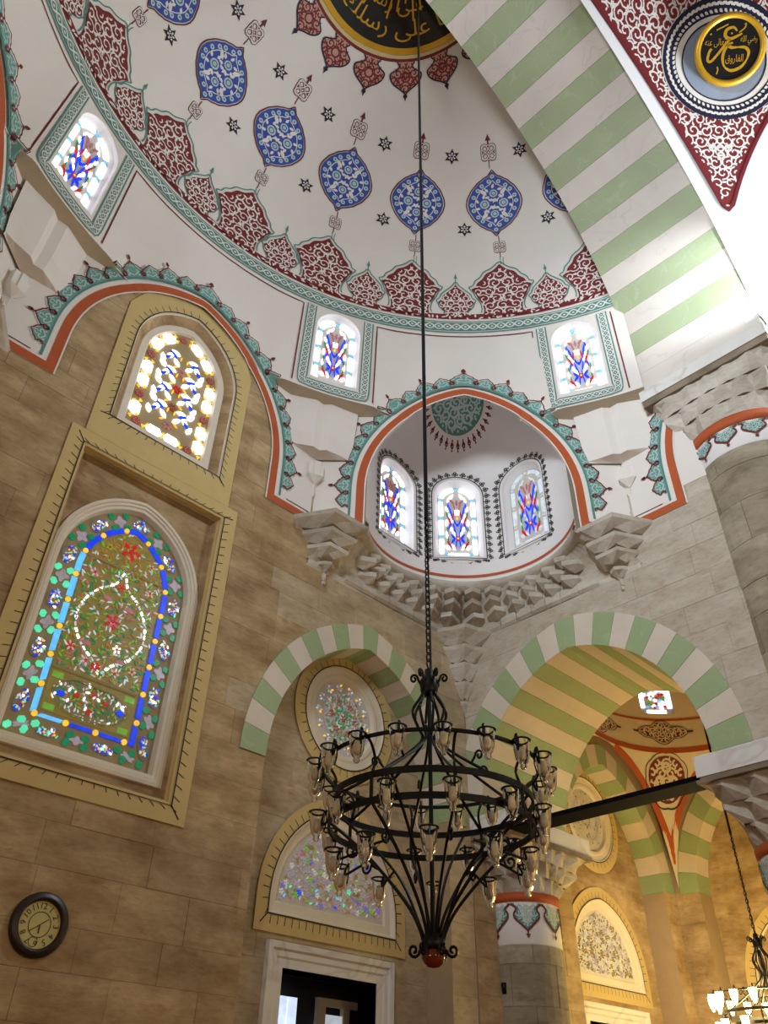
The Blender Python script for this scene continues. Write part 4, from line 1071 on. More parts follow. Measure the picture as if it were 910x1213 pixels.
# ------------------------------------------------------------------ stalactite corbel under the niche
mq = struct('trim_2', 'carved stone stalactite corbel filling the corner below the niche', 'corbel')
def wall_r(az):
    r = 9.0
    if math.cos(az) > 1e-3: r = min(r, -EC[0] / math.cos(az))
    if math.sin(az) > 1e-3: r = min(r, -EC[1] / math.sin(az))
    return r
def mqp(az, w_, z):
    a = min(wall_r(az), 2.3); r = a * (1 - w_) + 1.47 * w_; return (EC[0] + r * math.cos(az), EC[1] + r * math.sin(az), z)
AZ0, AZ1 = rad(-26), rad(116)
def mqe(az, w_, z, ex):
    a = min(wall_r(az), 2.3); r = a * (1 - w_) + 1.47 * w_ - ex; return (EC[0] + r * math.cos(az), EC[1] + r * math.sin(az), z)
def bracket(az, da, w0, w1_, z0, z1, ex, nose):
    # pointed corbel block: lip with a nose, underside slanting back to the tier below
    zl = z1 - nose
    V = [mqe(az - da, w1_, z1, 0), mqe(az, w1_, z1, ex), mqe(az + da, w1_, z1, 0), mqe(az - da, w1_, zl, 0), mqe(az, w1_, zl, ex), mqe(az + da, w1_, zl, 0),
         mqe(az - da * .55, w0, z0 + .03, 0), mqe(az, w0, z0, ex * .35), mqe(az + da * .55, w0, z0 + .03, 0), mqe(az - da, w0 * .5, z1, -.04), mqe(az + da, w0 * .5, z1, -.04),
         mqe(az - da, w0 * .8, zl, -.03), mqe(az + da, w0 * .8, zl, -.03)]
    F = [(0, 1, 4, 3), (1, 2, 5, 4), (3, 4, 7, 6), (4, 5, 8, 7), (0, 9, 10, 2, 1), (0, 3, 11, 9), (2, 10, 12, 5), (3, 6, 11), (5, 12, 8)]
    mk('stalactite_cell', V, F, 'stone_carved', None, mq)
for n_, sh, w0, w1_, z0, z1, ex, fill in ((12, .5, .10, .42, 7.72, 7.88, .15, .88), (13, 0, .40, .74, 7.86, 8.02, .16, .84), (12, .5, .72, 1.0, 8.0, 8.16, .10, .80)):
    st = (AZ1 - AZ0) / n_
    for k in range(n_ + (1 if sh == 0 else 0)):
        az = AZ0 + st * (k + sh); bracket(az, st * .5 * fill, w0, w1_, z0, z1, ex, .075)
# plain course of slabs along the walls under the brackets
for k in range(16):
    a0 = AZ0 - .1 + (AZ1 - AZ0 + .2) * k / 16; a1 = AZ0 - .1 + (AZ1 - AZ0 + .2) * (k + 1) / 16 - .006; V = []; F = []
    for i in range(4):
        az = a0 + (a1 - a0) * i / 3
        for ex, z in ((.02, 7.60), (.06, 7.64), (.06, 7.76), (.01, 7.78)): V.append(mqe(az, 0, z, ex))
    for i in range(3):
        for j in range(3): F.append((i * 4 + j, (i + 1) * 4 + j, (i + 1) * 4 + j + 1, i * 4 + j + 1))
    F += [(0, 1, 2, 3), (12, 15, 14, 13)]
    mk('slab_course', V, F, 'stone_carved', None, mq)
# backing and lower moulding along the walls
V = []; F = []; n = 60
for i in range(n + 1):
    az = AZ0 - .35 + (AZ1 - AZ0 + .7) * i / n
    for w_, z in ((-.0, 7.56), (.05, 7.60), (.055, 7.66), (.02, 7.68), (.30, 7.86), (.62, 8.02), (.96, 8.2)): V.append(mqp(az, w_, z))
for i in range(n):
    for j in range(6): F.append((i * 7 + j, (i + 1) * 7 + j, (i + 1) * 7 + j + 1, i * 7 + j + 1))
mk('corbel_core', V, F, 'stone_carved', None, mq)
# pendant in the corner: stacked pointed tiers shrinking downwards
def corner_tier(c, d, z0, z1, r0, r1, name='stalactite_tier', cut=2, spread=pi / 2, par=None):
    """c corner point, d middle direction (angle); fan of facets between r0 (bottom) and r1 (top)"""
    V = [(c[0], c[1], z0), (c[0], c[1], z1)]; F = []; m_ = 2 * cut
    for i in range(m_ + 1):
        a = d - spread / 2 + spread * i / m_; k = 1.0 if i % 2 == 0 else .86
        V += [(c[0] + r0 * k * math.cos(a), c[1] + r0 * k * math.sin(a), z0 + (.05 if i % 2 == 0 else 0)), (c[0] + r1 * k * math.cos(a), c[1] + r1 * k * math.sin(a), z1 - .05), (c[0] + r1 * k * 1.04 * math.cos(a), c[1] + r1 * k * 1.04 * math.sin(a), z1)]
    for i in range(m_):
        q = 2 + 3 * i; F += [(q, q + 3, q + 4, q + 1), (q + 1, q + 4, q + 5, q + 2), (0, q + 3, q), (1, q + 2, q + 5)]
    return mk(name, V, F, 'stone_carved', None, par or mq)
for z0, z1, r0, r1 in ((7.42, 7.66, .42, .62), (7.18, 7.42, .30, .44), (6.92, 7.18, .20, .31), (6.66, 6.92, .10, .21), (6.45, 6.66, .02, .09)):
    corner_tier((.0, .0), rad(225), z0, z1, r0, r1)
# side consoles carrying the feet of the niche arch
def console(cx, cy, d):
    for z0, z1, r0, r1 in ((8.06, 8.25, .46, .60), (7.88, 8.06, .34, .44), (7.72, 7.88, .22, .33)): corner_tier((cx, cy), d, z0, z1, r0, r1, 'stalactite_tier', 3, pi)
    for z0, z1, r0, r1 in ((7.56, 7.70, .05, .15), (7.44, 7.56, .04, .04), (7.36, 7.44, .01, .04)): corner_tier((cx, cy), d, z0, z1, r0, r1, 'stalactite_drop', 2, pi)
console(-2.86, .0, rad(270)); console(0, -2.84, rad(180)); console(2 * WC + 2.86, 0, rad(270))

# ------------------------------------------------------------------ great arch
ga = struct('trim_3', 'great arch of wide green and white marble bands in front of the semi-dome', 'arch')
GZ, GR = 10.70, 5.33
SGA = lambda x, z, o=0.0: (x, YF + o, z)      # offset grows away from the viewer
PER = rad(4.4); PH = rad(.3)
TB = [.3] + [46.9 - 4.68 * i for i in range(9, 0, -1)] + [46.9 + 4.34 * i for i in range(0, 18)]     # joints of the voussoirs in degrees
TT = [rad(a + (b - a) * j / 4) for a, b in zip(TB[:-1], TB[1:]) for j in range(4)] + [rad(TB[-1])]
ic = [(WC + GR * math.cos(t), GZ + GR * math.sin(t)) for t in TT]
oc = [(WC + (GR + .75) * math.cos(t), GZ + (GR + .75) * math.sin(t)) for t in TT]
voussoirs(ga, ic, oc, len(TB) - 1, SGA, 0.0, YB - YF, ['voussoir_white', 'voussoir_green'], raw=True)
MB().box((WC + GR, YF, 10.33), (WC + GR + .75, YB, GZ + GR * math.sin(PH))).build('springer', 'voussoir_white', ga)
n = 90; V = []; F = []
for i in range(n + 1):
    a = rad(-2 + 124 * i / n)
    for r, o in ((GR - .0, -.012), (GR + .015, -.03), (GR + .20, -.03), (GR + .22, .0)): V.append((WC + r * math.cos(a), YF + o, GZ + r * math.sin(a)))
for i in range(n):
    for j in range(3): F.append((i * 4 + j, (i + 1) * 4 + j, (i + 1) * 4 + j + 1, i * 4 + j + 1))
mk('edge_band', V, F, 'marble_white', None, ga, False)
# second great arch turning the corner of the pier
ga2 = struct('trim_4', 'great arch with green bands at the right edge beyond the pier', 'arch')
PY = YF - 5.34; X0 = -.13
S2 = lambda y, z, o=0.0: (X0 + o, y, z)
ic = [(PY + 5.33 * math.cos(PH + PER * 14 * i / 112), GZ + 5.33 * math.sin(PH + PER * 14 * i / 112)) for i in range(113)]
oc = [(PY + 6.0 * math.cos(PH + PER * 14 * i / 112), GZ + 6.0 * math.sin(PH + PER * 14 * i / 112)) for i in range(113)]
voussoirs(ga2, ic, oc, 14, S2, 0, 1.75, ['voussoir_white', 'voussoir_green'])
MB().box((X0, PY + 5.33, 10.33), (1.6, PY + 6.0, GZ + .12)).build('springer', 'voussoir_white', ga2)
V = []; F = []; n = 50
for i in range(n + 1):
    a = rad(-2 + 60 * i / n)
    for r, o in ((5.33, -.012), (5.345, -.03), (5.53, -.03), (5.55, .0)): V.append((X0 + o, PY + r * math.cos(a), GZ + r * math.sin(a)))
for i in range(n):
    for j in range(3): F.append((i * 4 + j, (i + 1) * 4 + j, (i + 1) * 4 + j + 1, i * 4 + j + 1))
mk('edge_band', V, F, 'marble_white', None, ga2)
# tympanum below the second arch with its bright window
ty = struct('wall_right_hall', 'white wall with a bright window beside the pier, beyond the right edge', 'wall')
THOLE = arch_pts(-8.1, .65, 10.7, 12.2, .75)
vv, tr = region(rect(-16.5, 0, -5.5, 15.5), [THOLE])
slab('tympanum', vv, tr, lambda y, z, o=0.0: (1.6 - o, y, z), 0, -.3, 'plaster', ty)
vv, tr = region(THOLE); slab('window_pane', vv, tr, lambda y, z, o=0.0: (1.75 - o, y, z), 0, None, 'g_day', ty)

# ------------------------------------------------------------------ pendentive
pe = struct('ceiling_pendentive', 'triangular pendentive with white arabesque on dark red ground', 'pendentive')
PC = Vector((WC, -11.0, 10.5)); PR = 7.55; XE, YE = -.13 - PC.x, YF - PC.y
def SP(s_, z, o=0.0):
    """s_ = arc offset in metres from the diagonal, z = height"""
    q = math.sqrt(max((PR) ** 2 - (z - PC.z) ** 2, .05)); a = pi / 4 + s_ / q; r = q - o
    return (PC.x + r * math.cos(a), PC.y + r * math.sin(a), z - o * (z - PC.z) / PR)
def lims(z):
    q = math.sqrt(PR ** 2 - (z - PC.z) ** 2)
    lo = math.acos(min(1, XE / q)) - pi / 4; hi = math.asin(min(1, YE / q)) - pi / 4; return lo * q, hi * q
V = []; F = []; nz, ns = 60, 24
for j in range(nz + 1):
    z = 10.6 + (17.3 - 10.6) * j / nz; lo, hi = lims(z)
    if hi < lo: lo = hi = 0
    for i in range(ns + 1): V.append(SP(lo + (hi - lo) * i / ns, z))
for j in range(nz):
    for i in range(ns): F.append((j * (ns + 1) + i, j * (ns + 1) + i + 1, (j + 1) * (ns + 1) + i + 1, (j + 1) * (ns + 1) + i))
mk('pendentive_shell', V, F, 'plaster_cool', None, pe, True)
zt = 12.62; L1 = []; R1 = []; MG = .26
for i in range(34):
    z = zt + (16.6 - zt) * i / 33; lo, hi = lims(z); mm = MG
    L1.append((min(lo + mm, 0) if i else 0, z)); R1.append((max(hi - mm, 0) if i else 0, z))
tri = R1 + L1[:0:-1]
mo = Motif().fill(tri, 'red_paint', 1, grid=.3)
cen = (-.10, 14.96); QS = .78
def inset(poly, d):
    P_ = Path(ccw(poly), True); return [P_(s_, d) for s_ in np.linspace(0, P_.len * .999, 90)]
ti = inset(tri, .09)
rumi(mo, ti, 'white_paint', 2, .20, .024, 11)
mo.stroke(inset(tri, .025) + inset(tri, .025)[:1], .05, 'maroon', 3)
for x, y in ((0, 13.72), (-.12, 13.72), (.12, 13.72), (0, 13.84), (0, 13.60)): mo.ring(x, y, .05, .03, 'white_paint', 3, 8)
cs = (1.55, 1.0)
def disc_pts(r, n=48): return [(cen[0] + QS * r * math.cos(2 * pi * i / n), cen[1] + QS * r * .80 * math.sin(2 * pi * i / n)) for i in range(n)]
mo.fill(disc_pts(1.27), 'white_paint', 3, grid=.3)
mo.stroke(disc_pts(1.11), .21, 'navy', 4, True)
for rr in (1.045, 1.11, 1.175):
    for k in range(64):
        a = 2 * pi * (k + (.5 if rr == 1.11 else 0)) / 64
        mo.tear(cen[0] + QS * rr * math.cos(a), cen[1] + QS * rr * .80 * math.sin(a), a + pi / 2 + (.7 if rr != 1.11 else -.7), .068, .042, 'white_paint', 5)
mo.fill(disc_pts(.84), 'grey_blue', 4, grid=.3)
mo.stroke(disc_pts(.84), .02, 'navy', 5, True)
Paint(SP).stamp(mo).build('painted_arabesque', pe)
# calligraphy roundel hung in front of the pendentive
cpos = Vector(SP(cen[0], cen[1] + .02, .24))
nrm = (Vector((-.57, -.54, -.62)) * .55 + (CAMP - cpos).normalized() * .45).normalized()
rt = Vector((.71, -.70, 0)); rt = (rt - nrm * rt.dot(nrm)).normalized(); upv = nrm.cross(rt).normalized()
if upv.z < 0: upv = -upv
cr = tag(empty('calligraphy_roundel', cpos), 'round black panel with gold rim and gold calligraphy on the pendentive', 'plaque')
def SC(x, y, o=0.0): return tuple(rt * x + upv * y + nrm * o)
n = 56; RO = .52; QK = RO / .69
loft('gold_rim', [(circle(0, 0, r, n), o) for r, o in ((RO - .03, -.06), (RO, -.03), (RO, .02), (RO - .03, .05), (RO - .07, .045), (RO - .09, .015))], SC, 'gold', cr, smooth=True)
slab('panel', circle(0, 0, RO - .07, n), [tuple(range(n))], SC, .015, -.06, 'black_panel', cr)
mo = Motif()
A = text_motif(shape('عمر'), 'gold', 1, .62, .70)
P = Paint(SC, .016)
big = spline([(.10, .33), (.02, .40), (-.10, .36), (-.12, .25), (-.02, .19), (.12, .24), (.20, .28)], 5)
mo.stroke(big, [.03 + .035 * math.sin(pi * i / (len(big) - 1)) for i in range(len(big))], 'gold', 1)
b2 = spline([(-.02, .19), (-.10, .10), (-.17, .0), (-.26, -.12), (-.36, -.22), (-.42, -.18), (-.40, -.04), (-.36, .02)], 5)
mo.stroke(b2, [.05] * len(b2), 'gold', 1)
b3 = spline([(.0, .10), (-.10, .0), (-.13, -.16), (-.08, -.32), (.06, -.40), (.24, -.34), (.34, -.20), (.36, -.06), (.28, .02), (.14, .03), (.02, .03), (-.04, .08), (.04, .12)], 5)
mo.stroke(b3, [.03 + .03 * abs(math.sin(i * .21)) for i in range(len(b3))], 'gold', 1)
for l in (spline([(-.30, .36), (-.26, .38), (-.08, .46)], 4), spline([(.14, .30), (.24, .38), (.26, .46), (.23, .44)], 4), spline([(-.22, -.32), (-.20, -.38), (-.22, -.46)], 4)): mo.stroke(l, .025, 'gold', 1)
mo.disc(-.4, .29, .02, 'gold', 1, 6).disc(-.0, .29, .02, 'gold', 1, 6)
P.stamp(mo, move(0, 0, 0, QK))
for txt, x0, y0, wd, ht in (('رضي الله', .18, .06, .32, .18), ('تعالى عنه', -.50, .04, .40, .17), ('الفاروق', -.07, -.28, .34, .18)):
    P.stamp(text_motif(shape(txt), 'gold', 1, ht, wd), move(x0 * QK, y0 * QK, 0, QK))
P.build('gold_lettering', cr)

# ------------------------------------------------------------------ great pier
PX, PYc, PRr = .66, -4.735, .79
pr = struct('wall_pier', 'great round stone pier carrying the striped arch, at the right edge', 'pier')
def cylmap(cx, cy, r): return lambda s_, z, o=0.0: (cx + (r + o) * math.cos(s_ / r), cy + (r + o) * math.sin(s_ / r), z)
SPi = cylmap(PX, PYc, PRr)
MB().lathe([(PRr - .015, 0), (PRr - .015, 8.8)], 48, (PX, PYc, 0)).build('pier_core', 'mortar_grey', pr, True)
def curved_block(S, a0, a1, z0, z1, f, mat, parent):
    k = 6; V = []; F = []
    for o in (f, -.02):
        for i in range(k + 1): V += [S(a0 + (a1 - a0) * i / k, z0, o), S(a0 + (a1 - a0) * i / k, z1, o)]
    h = 2 * (k + 1)
    for i in range(k): F += [(2 * i, 2 * i + 2, 2 * i + 3, 2 * i + 1), (2 * i, h + 2 * i, h + 2 * i + 2, 2 * i + 2), (2 * i + 1, 2 * i + 3, h + 2 * i + 3, h + 2 * i + 1)]
    F += [(0, 1, h + 1, h), (2 * k, h + 2 * k, h + 2 * k + 1, 2 * k + 1)]
    return mk('stone_block', V, F, mat, None, parent)
rnd = random.Random(21); z = 3.2; row = 0
while z < 8.62:
    hc = min(rnd.uniform(.40, .62), 8.64 - z); s_ = rad(60) * PRr + (row % 2) * .35; e = rad(300) * PRr
    if 8.64 - z - hc < .15: hc = 8.64 - z
    while s_ < e:
        l = rnd.uniform(.6, .95); mt = 'stone_pier'
        if 7.5 < z + hc / 2 < 8.1 and rad(130) * PRr < s_ + l / 2 < rad(235) * PRr and row % 2: mt = 'stone_green'
        curved_block(SPi, s_ + .004, s_ + l - .004, z + .003, z + hc - .003, rnd.uniform(-.003, .004), mt, pr); s_ += l
    z += hc; row += 1
def band(parent, S, r, z0, z1, zo, n_mot, s0, s1, base=.0):
    """white painted band with an orange top stripe and hanging teal lambrequins"""
    L = s1 - s0; k = 40
    V = []; F = []
    for i in range(k + 1):
        for z, o in ((z0 - .02, -.01), (z0, .004), (zo, .004)): V.append(S(s0 + L * i / k, z, o))
    for i in range(k):
        for j in range(2): F.append((i * 3 + j, (i + 1) * 3 + j, (i + 1) * 3 + j + 1, i * 3 + j + 1))
    mk('white_band', V, F, 'plaster_cool', None, parent, True)
    V = []; F = []
    for i in range(k + 1):
        for z, o in ((zo, .004), (zo, .02), (z1, .025), (z1, -.02)): V.append(S(s0 + L * i / k, z, o))
    for i in range(k):
        for j in range(3): F.append((i * 4 + j, (i + 1) * 4 + j, (i + 1) * 4 + j + 1, i * 4 + j + 1))
    mk('orange_band', V, F, 'orange_paint', None, parent, True)
    H = (zo - z0) * .66; w_ = L / n_mot
    mo = Motif(); hp = [(x * w_ * .5, y * H) for x, y in [(.96, 0), (.74, -.10), (.66, -.22), (.80, -.36), (.78, -.52), (.58, -.66), (.30, -.82), (0, -1)]]
    pl = spline(hp, 3); poly = mirror_profile(pl); mo.fill(poly, 'teal', 1); rumi(mo, [(x * .9, y * .92) for x, y in poly], 'teal_pale', 2, H * .26, H * .05, 4)
    mo.stroke(pl + [(-x, y) for x, y in reversed(pl[:-1])], .022, 'maroon', 3); mo.stroke([(0, -H), (0, -H * 1.14)], .02, 'maroon', 3); mo.poly([(-.03, -H * 1.12), (.03, -H * 1.12), (0, -H * 1.28)], 'maroon', 3)
    mo.stroke([(-w_ / 2, .0), (w_ / 2, 0)], .02, 'teal', 3)
    P = Paint(S, .008)
    for i in range(n_mot): P.stamp(mo, move(s0 + (i + .5) * w_, zo - (zo - z0) * .06))
    P.build('painted_lambrequins', parent)
band(pr, SPi, PRr, 8.66, 9.17, 9.01, 14, rad(12.86) * PRr, (2 * pi + rad(12.86)) * PRr)
# capital: tiers from round to square, then abacus
def capital(parent, cx, cy, r, z0, z1, hx, hy, nt=4, nc=6, mat='stone_carved'):
    def edge(a, t):
        c, q = math.cos(a), math.sin(a); rs = min(hx / max(abs(c), 1e-6), hy / max(abs(q), 1e-6)); rr = r * 1.02 * (1 - t) + rs * t
        return rr, c, q
    N = nc * 4
    for t in range(nt):
        za, zb_ = z0 + (z1 - z0) * t / nt, z0 + (z1 - z0) * (t + 1) / nt; zl = zb_ - (zb_ - za) * .28
        t0, t1 = (t / nt) ** 1.15, ((t + 1) / nt) ** 1.15
        for k in range(N):
            sh = .5 if t % 2 else 0; a0 = 2 * pi * (k + sh) / N; a1 = 2 * pi * (k + 1 + sh) / N; am = (a0 + a1) / 2
            def p(a, tt, z, ins=0.0): rr, c, q = edge(a, tt); rr -= ins; return (cx + rr * c, cy + rr * q, z)
            d = .30 * (t1 - t0)
            V = [p(a0, t1, zb_), p(am, t1, zb_, .05), p(a1, t1, zb_), p(a0, t1, zl), p(am, t0 + d, zl, .03), p(a1, t1, zl), p(a0, t0, za, -.005), p(am, t0, za, .02), p(a1, t0, za, -.005), p(a0, t0, zb_, .1), p(a1, t0, zb_, .1)]
            F = [(0, 1, 4, 3), (1, 2, 5, 4), (3, 4, 7), (4, 5, 7), (3, 7, 6), (5, 8, 7), (0, 9, 10, 2, 1)]
            mk('stalactite_cell', V, F, mat, None, parent)
    rings = []; M_ = 64
    for t in range(nt + 1):
        z = z0 + (z1 - z0) * t / nt; tt = (t / nt) ** 1.15
        for tq, zz in ((max(tt - .30 / nt, 0), z - .001), ):
            rings.append([(cx + (edge(2 * pi * i / M_, tq)[0] - .025) * math.cos(2 * pi * i / M_), cy + (edge(2 * pi * i / M_, tq)[0] - .025) * math.sin(2 * pi * i / M_), zz) for i in range(M_)])
    V = [p for rg in rings for p in rg]; F = [(k * M_ + i, k * M_ + (i + 1) % M_, (k + 1) * M_ + (i + 1) % M_, (k + 1) * M_ + i) for k in range(len(rings) - 1) for i in range(M_)]
    mk('capital_core', V, F, mat, None, parent)
capital(pr, PX, PYc, PRr, 9.17, 10.02, .84, .90, 3, 5)
MB().box((PX - .86, PYc - .925, 10.02), (PX + .86, PYc + .925, 10.13)).build('abacus_fillet', 'stone_dark', pr)
MB().box((PX - .88, PYc - .94, 10.13), (PX + .88, PYc + .94, 10.33)).build('abacus', 'marble_white', pr)

# ------------------------------------------------------------------ right wall with the open arch to the side bay
wr = struct('wall_right', 'pale stone wall above the open striped arch beside the pier', 'wall')
RC, RA, RS, RH = -1.87, 1.635, 4.99, 1.90
RO_A, RO_H = 2.10, 2.37
HOLE = arch_pts(RC, RA, -.5, RS, RH, 16)
HOLEO = [(RC - RA, -.5), (RC + RA, -.5), (RC + RA, RS)] + arch_curve(RC, RO_A, RS, RO_H, 18) + [(RC - RA, RS)]
NBR = rect(-2.5, 8.4, -.3, 10.8)
vv, tr = region(rect(-4.6, RS, 0, 10.9), [HOLEO, NBR]); slab('wall_core', vv, tr, SR, -.003, -.5, 'mortar_grey', wr)
masonry(wr, -4.5, -.012, RS, 8.55, .36, .6, 1.1, SR, 'stone_grey', [HOLEO, NBR], 31)
vv, tr = region(rect(-4.6, 8.55, -3.6, 10.8)); slab('plaster_panel', vv, tr, SR, .008, -.01, 'plaster', wr)
sa = struct('trim_5', 'open pointed arch of green and cream stripes leading to the side bay', 'arch')
# left leg is clipped by the room corner: clamp to y <= 0
SRc = lambda y, z, o=0.0: (-o, min(y, .0), z)
voussoirs(sa, arch_curve(RC, RA, RS, RH, 18)[::-1], arch_curve(RC, RO_A, RS, RO_H, 18)[::-1], 21, lambda y, z, o=0.0: (o, min(y, .03), z), -.012, 1.9, ['face_green', 'face_white'])
# ------------------------------------------------------------------ columns, imposts, tie
def column(name, label, cx, cy, ydir, mat='stone_pier'):
    c = struct(name, label, 'column'); S = cylmap(cx, cy, .5)
    MB().lathe([(.485, 0), (.485, 3.5)], 40, (cx, cy, 0)).build('shaft_core', 'mortar_grey', c, True)
    rnd = random.Random(int(abs(cy) * 10) + 4); z = 1.6; row = 0
    while z < 3.50:
        hc = min(rnd.uniform(.36, .5), 3.52 - z)
        if 3.52 - z - hc < .15: hc = 3.52 - z
        s_ = rad(90) * .5 + (row % 2) * .3
        while s_ < rad(345) * .5:
            l = rnd.uniform(.5, .75); curved_block(S, s_ + .004, s_ + l - .004, z + .003, z + hc - .003, rnd.uniform(-.003, .004), mat, c); s_ += l
        z += hc; row += 1
    band(c, S, .5, 3.54, 4.12, 4.01, 8, rad(22.5) * .5, (2 * pi + rad(22.5)) * .5)
    capital(c, cx, cy, .5, 4.12, 4.70, .90, .60, 3, 4)
    MB().box((cx - .95, cy - .62, 4.70), (cx + .95, cy + .62, 4.76)).build('abacus_fillet', 'stone_dark', c)
    MB().box((cx - .96, cy - .60, 4.76), (cx + .96, cy + .60, 4.99)).build('impost_block', 'marble_white', c)
    return c
column('column', 'round column with a painted white band below the corner, beside the half-moon window', .95, -.02, 1)
column('column', 'round column with carved capital at the right edge, under the impost block', .95, -3.86, -1)
tb = MB().box((.0, -3.29, 4.735), (.34, -.3, 4.79)).build('tie_beam', 'tie_iron'); tag(tb, 'black iron tie beam spanning the open striped arch', 'beam')
# ------------------------------------------------------------------ side bay behind the open arch
SBC = (3.675, -1.87); SBH = 1.775; SBZ = 4.95
sb = struct('wall_back', 'stone walls of the side bay lit by warm lamps, seen through the open arch', 'wall')
SX5 = lambda y, z, o=0.0: (5.45 - o, y, z)
SX5r = lambda y, z, o=0.0: (5.87 - o, y, z)
A2, H2, Z2 = 1.42, 1.80, 4.95
h1 = arch_pts(3.66, A2, -.2, Z2, H2, 14)
h1o = [(3.66 - A2, -.2), (3.66 + A2, -.2), (3.66 + A2, Z2)] + arch_curve(3.66, A2 + .33, Z2, H2 + .36, 14) + [(3.66 - A2, Z2)]
vv, tr = region(rect(0.02, 0, 5.45, 7.4), [h1o]); slab('wall_core', vv, tr, SL, -.003, -.42, 'mortar', sb)
masonry(sb, .03, 5.44, 2.6, 5.0, .37, .5, .9, SL, 'stone_warm', [h1o], 41)
vv, tr = region(h1, [circle(3.66, 5.92, .69, 28), arch_pts(3.66, .97, 3.42, 3.6, 1.06), rect(3.66 - .69, 0, 3.66 + .69, 2.95)]); slab('recess_core', vv, tr, SLr, -.003, -.3, 'mortar', sb)
masonry(sb, 3.66 - A2 + .003, 3.66 + A2 - .003, 2.6, 6.9, .37, .7, 1.1, SLr, 'stone_warm',
        [circle(3.66, 5.92, .72, 28), arch_pts(3.66, .98, 3.42, 3.6, 1.07), rect(3.66 - .92, 0, 3.66 + .92, 3.2),
         [(3.66 - 2, Z2)] + [(x, z) for x, z in reversed(arch_curve(3.66, A2, Z2, H2, 14))] + [(3.66 + 2, Z2), (3.66 + 2, 8), (3.66 - 2, 8)]], 43)
hy = arch_pts(SBC[1], A2, -.2, Z2, H2, 14)
hyo = [(SBC[1] - A2, -.2), (SBC[1] + A2, -.2), (SBC[1] + A2, Z2)] + arch_curve(SBC[1], A2 + .33, Z2, H2 + .36, 14) + [(SBC[1] - A2, Z2)]
vv, tr = region(rect(-3.74, 0, 0.0, 7.4), [hyo]); slab('wall_core', vv, tr, SX5, -.003, -.42, 'mortar', sb)
masonry(sb, -3.74, 0, 2.6, 5.0, .37, .5, .9, SX5, 'stone_warm', [hyo], 45)
vv, tr = region(hy); slab('recess_core', vv, tr, SX5r, -.003, -.1, 'mortar', sb)
masonry(sb, SBC[1] - A2, SBC[1] + A2, 2.6, 6.9, .37, .7, 1.1, SX5r, 'stone_warm', [[(SBC[1] - 2, Z2)] + [(x, z) for x, z in reversed(arch_curve(SBC[1], A2, Z2, H2, 14))] + [(SBC[1] + 2, Z2), (SBC[1] + 2, 8), (SBC[1] - 2, 8)]], 47)
s1 = struct('trim_6', 'striped blind arch on the window wall of the side bay', 'arch')
voussoirs(s1, arch_curve(3.66, A2, Z2, H2, 16), arch_curve(3.66, A2 + .33, Z2, H2 + .36, 16), 17, SL, .02, -.42, ['face_green', 'face_white'])
s2 = struct('trim_7', 'striped blind arch on the end wall of the side bay', 'arch')
voussoirs(s2, arch_curve(SBC[1], A2, Z2, H2, 16), arch_curve(SBC[1], A2 + .33, Z2, H2 + .36, 16), 17, SX5, .02, -.42, ['face_green', 'face_white'])
rosewindow('window_13', 'round window inside the side bay, left of the black tie beam', 3.66, SLr, lit=False)
lunette('window_14', 'half-moon window inside the side bay, right of the painted column', 3.66, SLr, False)
doorway('window_15', 'dark opening below the half-moon window of the side bay', 3.66, SLr, .42)
lunette('window_16', 'half-moon window on the end wall of the side bay behind the lit chandelier', SBC[1], SX5r, False)
# vault of the side bay
sv = struct('ceiling_side_bay', 'cream side bay vault with orange lines and dark red medallions', 'ceiling')
PRs = SBH * math.sqrt(2); ZF = 1.27
def SV2(phi, rho, o=0.0):
    z = SBZ + ZF * math.sqrt(max(PRs ** 2 - rho ** 2, 0)); return (SBC[0] + (rho - o) * math.cos(phi), SBC[1] + (rho - o) * math.sin(phi), z - o * .5)
for q in range(4):
    V = []; F = []; n, m_ = 24, 14
    for i in range(n + 1):
        p = pi / 2 * i / n; rm = min(SBH / max(math.cos(p), 1e-6), SBH / max(math.sin(p), 1e-6), PRs - .001)
        for j in range(m_ + 1):
            t = 1 - (1 - j / m_) ** 2; V.append(SV2(p + q * pi / 2, rm + (SBH - .001 - rm) * (1 - (j / m_)) if False else SBH + (rm - SBH) * t))
    for i in range(n):
        for j in range(m_): F.append((i * (m_ + 1) + j, (i + 1) * (m_ + 1) + j, (i + 1) * (m_ + 1) + j + 1, i * (m_ + 1) + j + 1))
    mk('pendentive', V, F, 'plaster_cream', None, sv, True)
ZD = SBZ + ZF * SBH
KD = SBH
SDr = lambda s_, z, o=0.0: (SBC[0] + (KD - o) * math.cos(s_ / KD), SBC[1] + (KD - o) * math.sin(s_ / KD), z)
wh = rect(rad(45) * KD - .31, 7.92, rad(45) * KD + .31, 8.54)
vv, tr = region(densify(rect(0, ZD - .01, 2 * pi * KD - .001, 8.95), .2), [wh], grid=.2); slab('drum', vv, tr, SDr, 0, None, 'plaster_cream', sv, True)
V = []; F = []; n, m_ = 48, 12
for i in range(n):
    for j in range(m_ + 1): a = 2 * pi * i / n; p = pi / 2 * j / m_; V.append((SBC[0] + KD * math.cos(p) * math.cos(a), SBC[1] + KD * math.cos(p) * math.sin(a), 8.95 + 1.4 * math.sin(p)))
for i in range(n):
    for j in range(m_): k = (i + 1) % n; F.append((i * (m_ + 1) + j, k * (m_ + 1) + j, k * (m_ + 1) + j + 1, i * (m_ + 1) + j + 1))
mk('cupola', V, F, 'plaster_cream', None, sv, True)
w_ = struct('window_17', 'small bright stained glass window high in the side bay vault', 'window')
c0 = rad(45) * KD
slab('tracery', *region(densify(wh, .06), grid=.08), SDr, -.055, None, 'tracery_pale', w_)
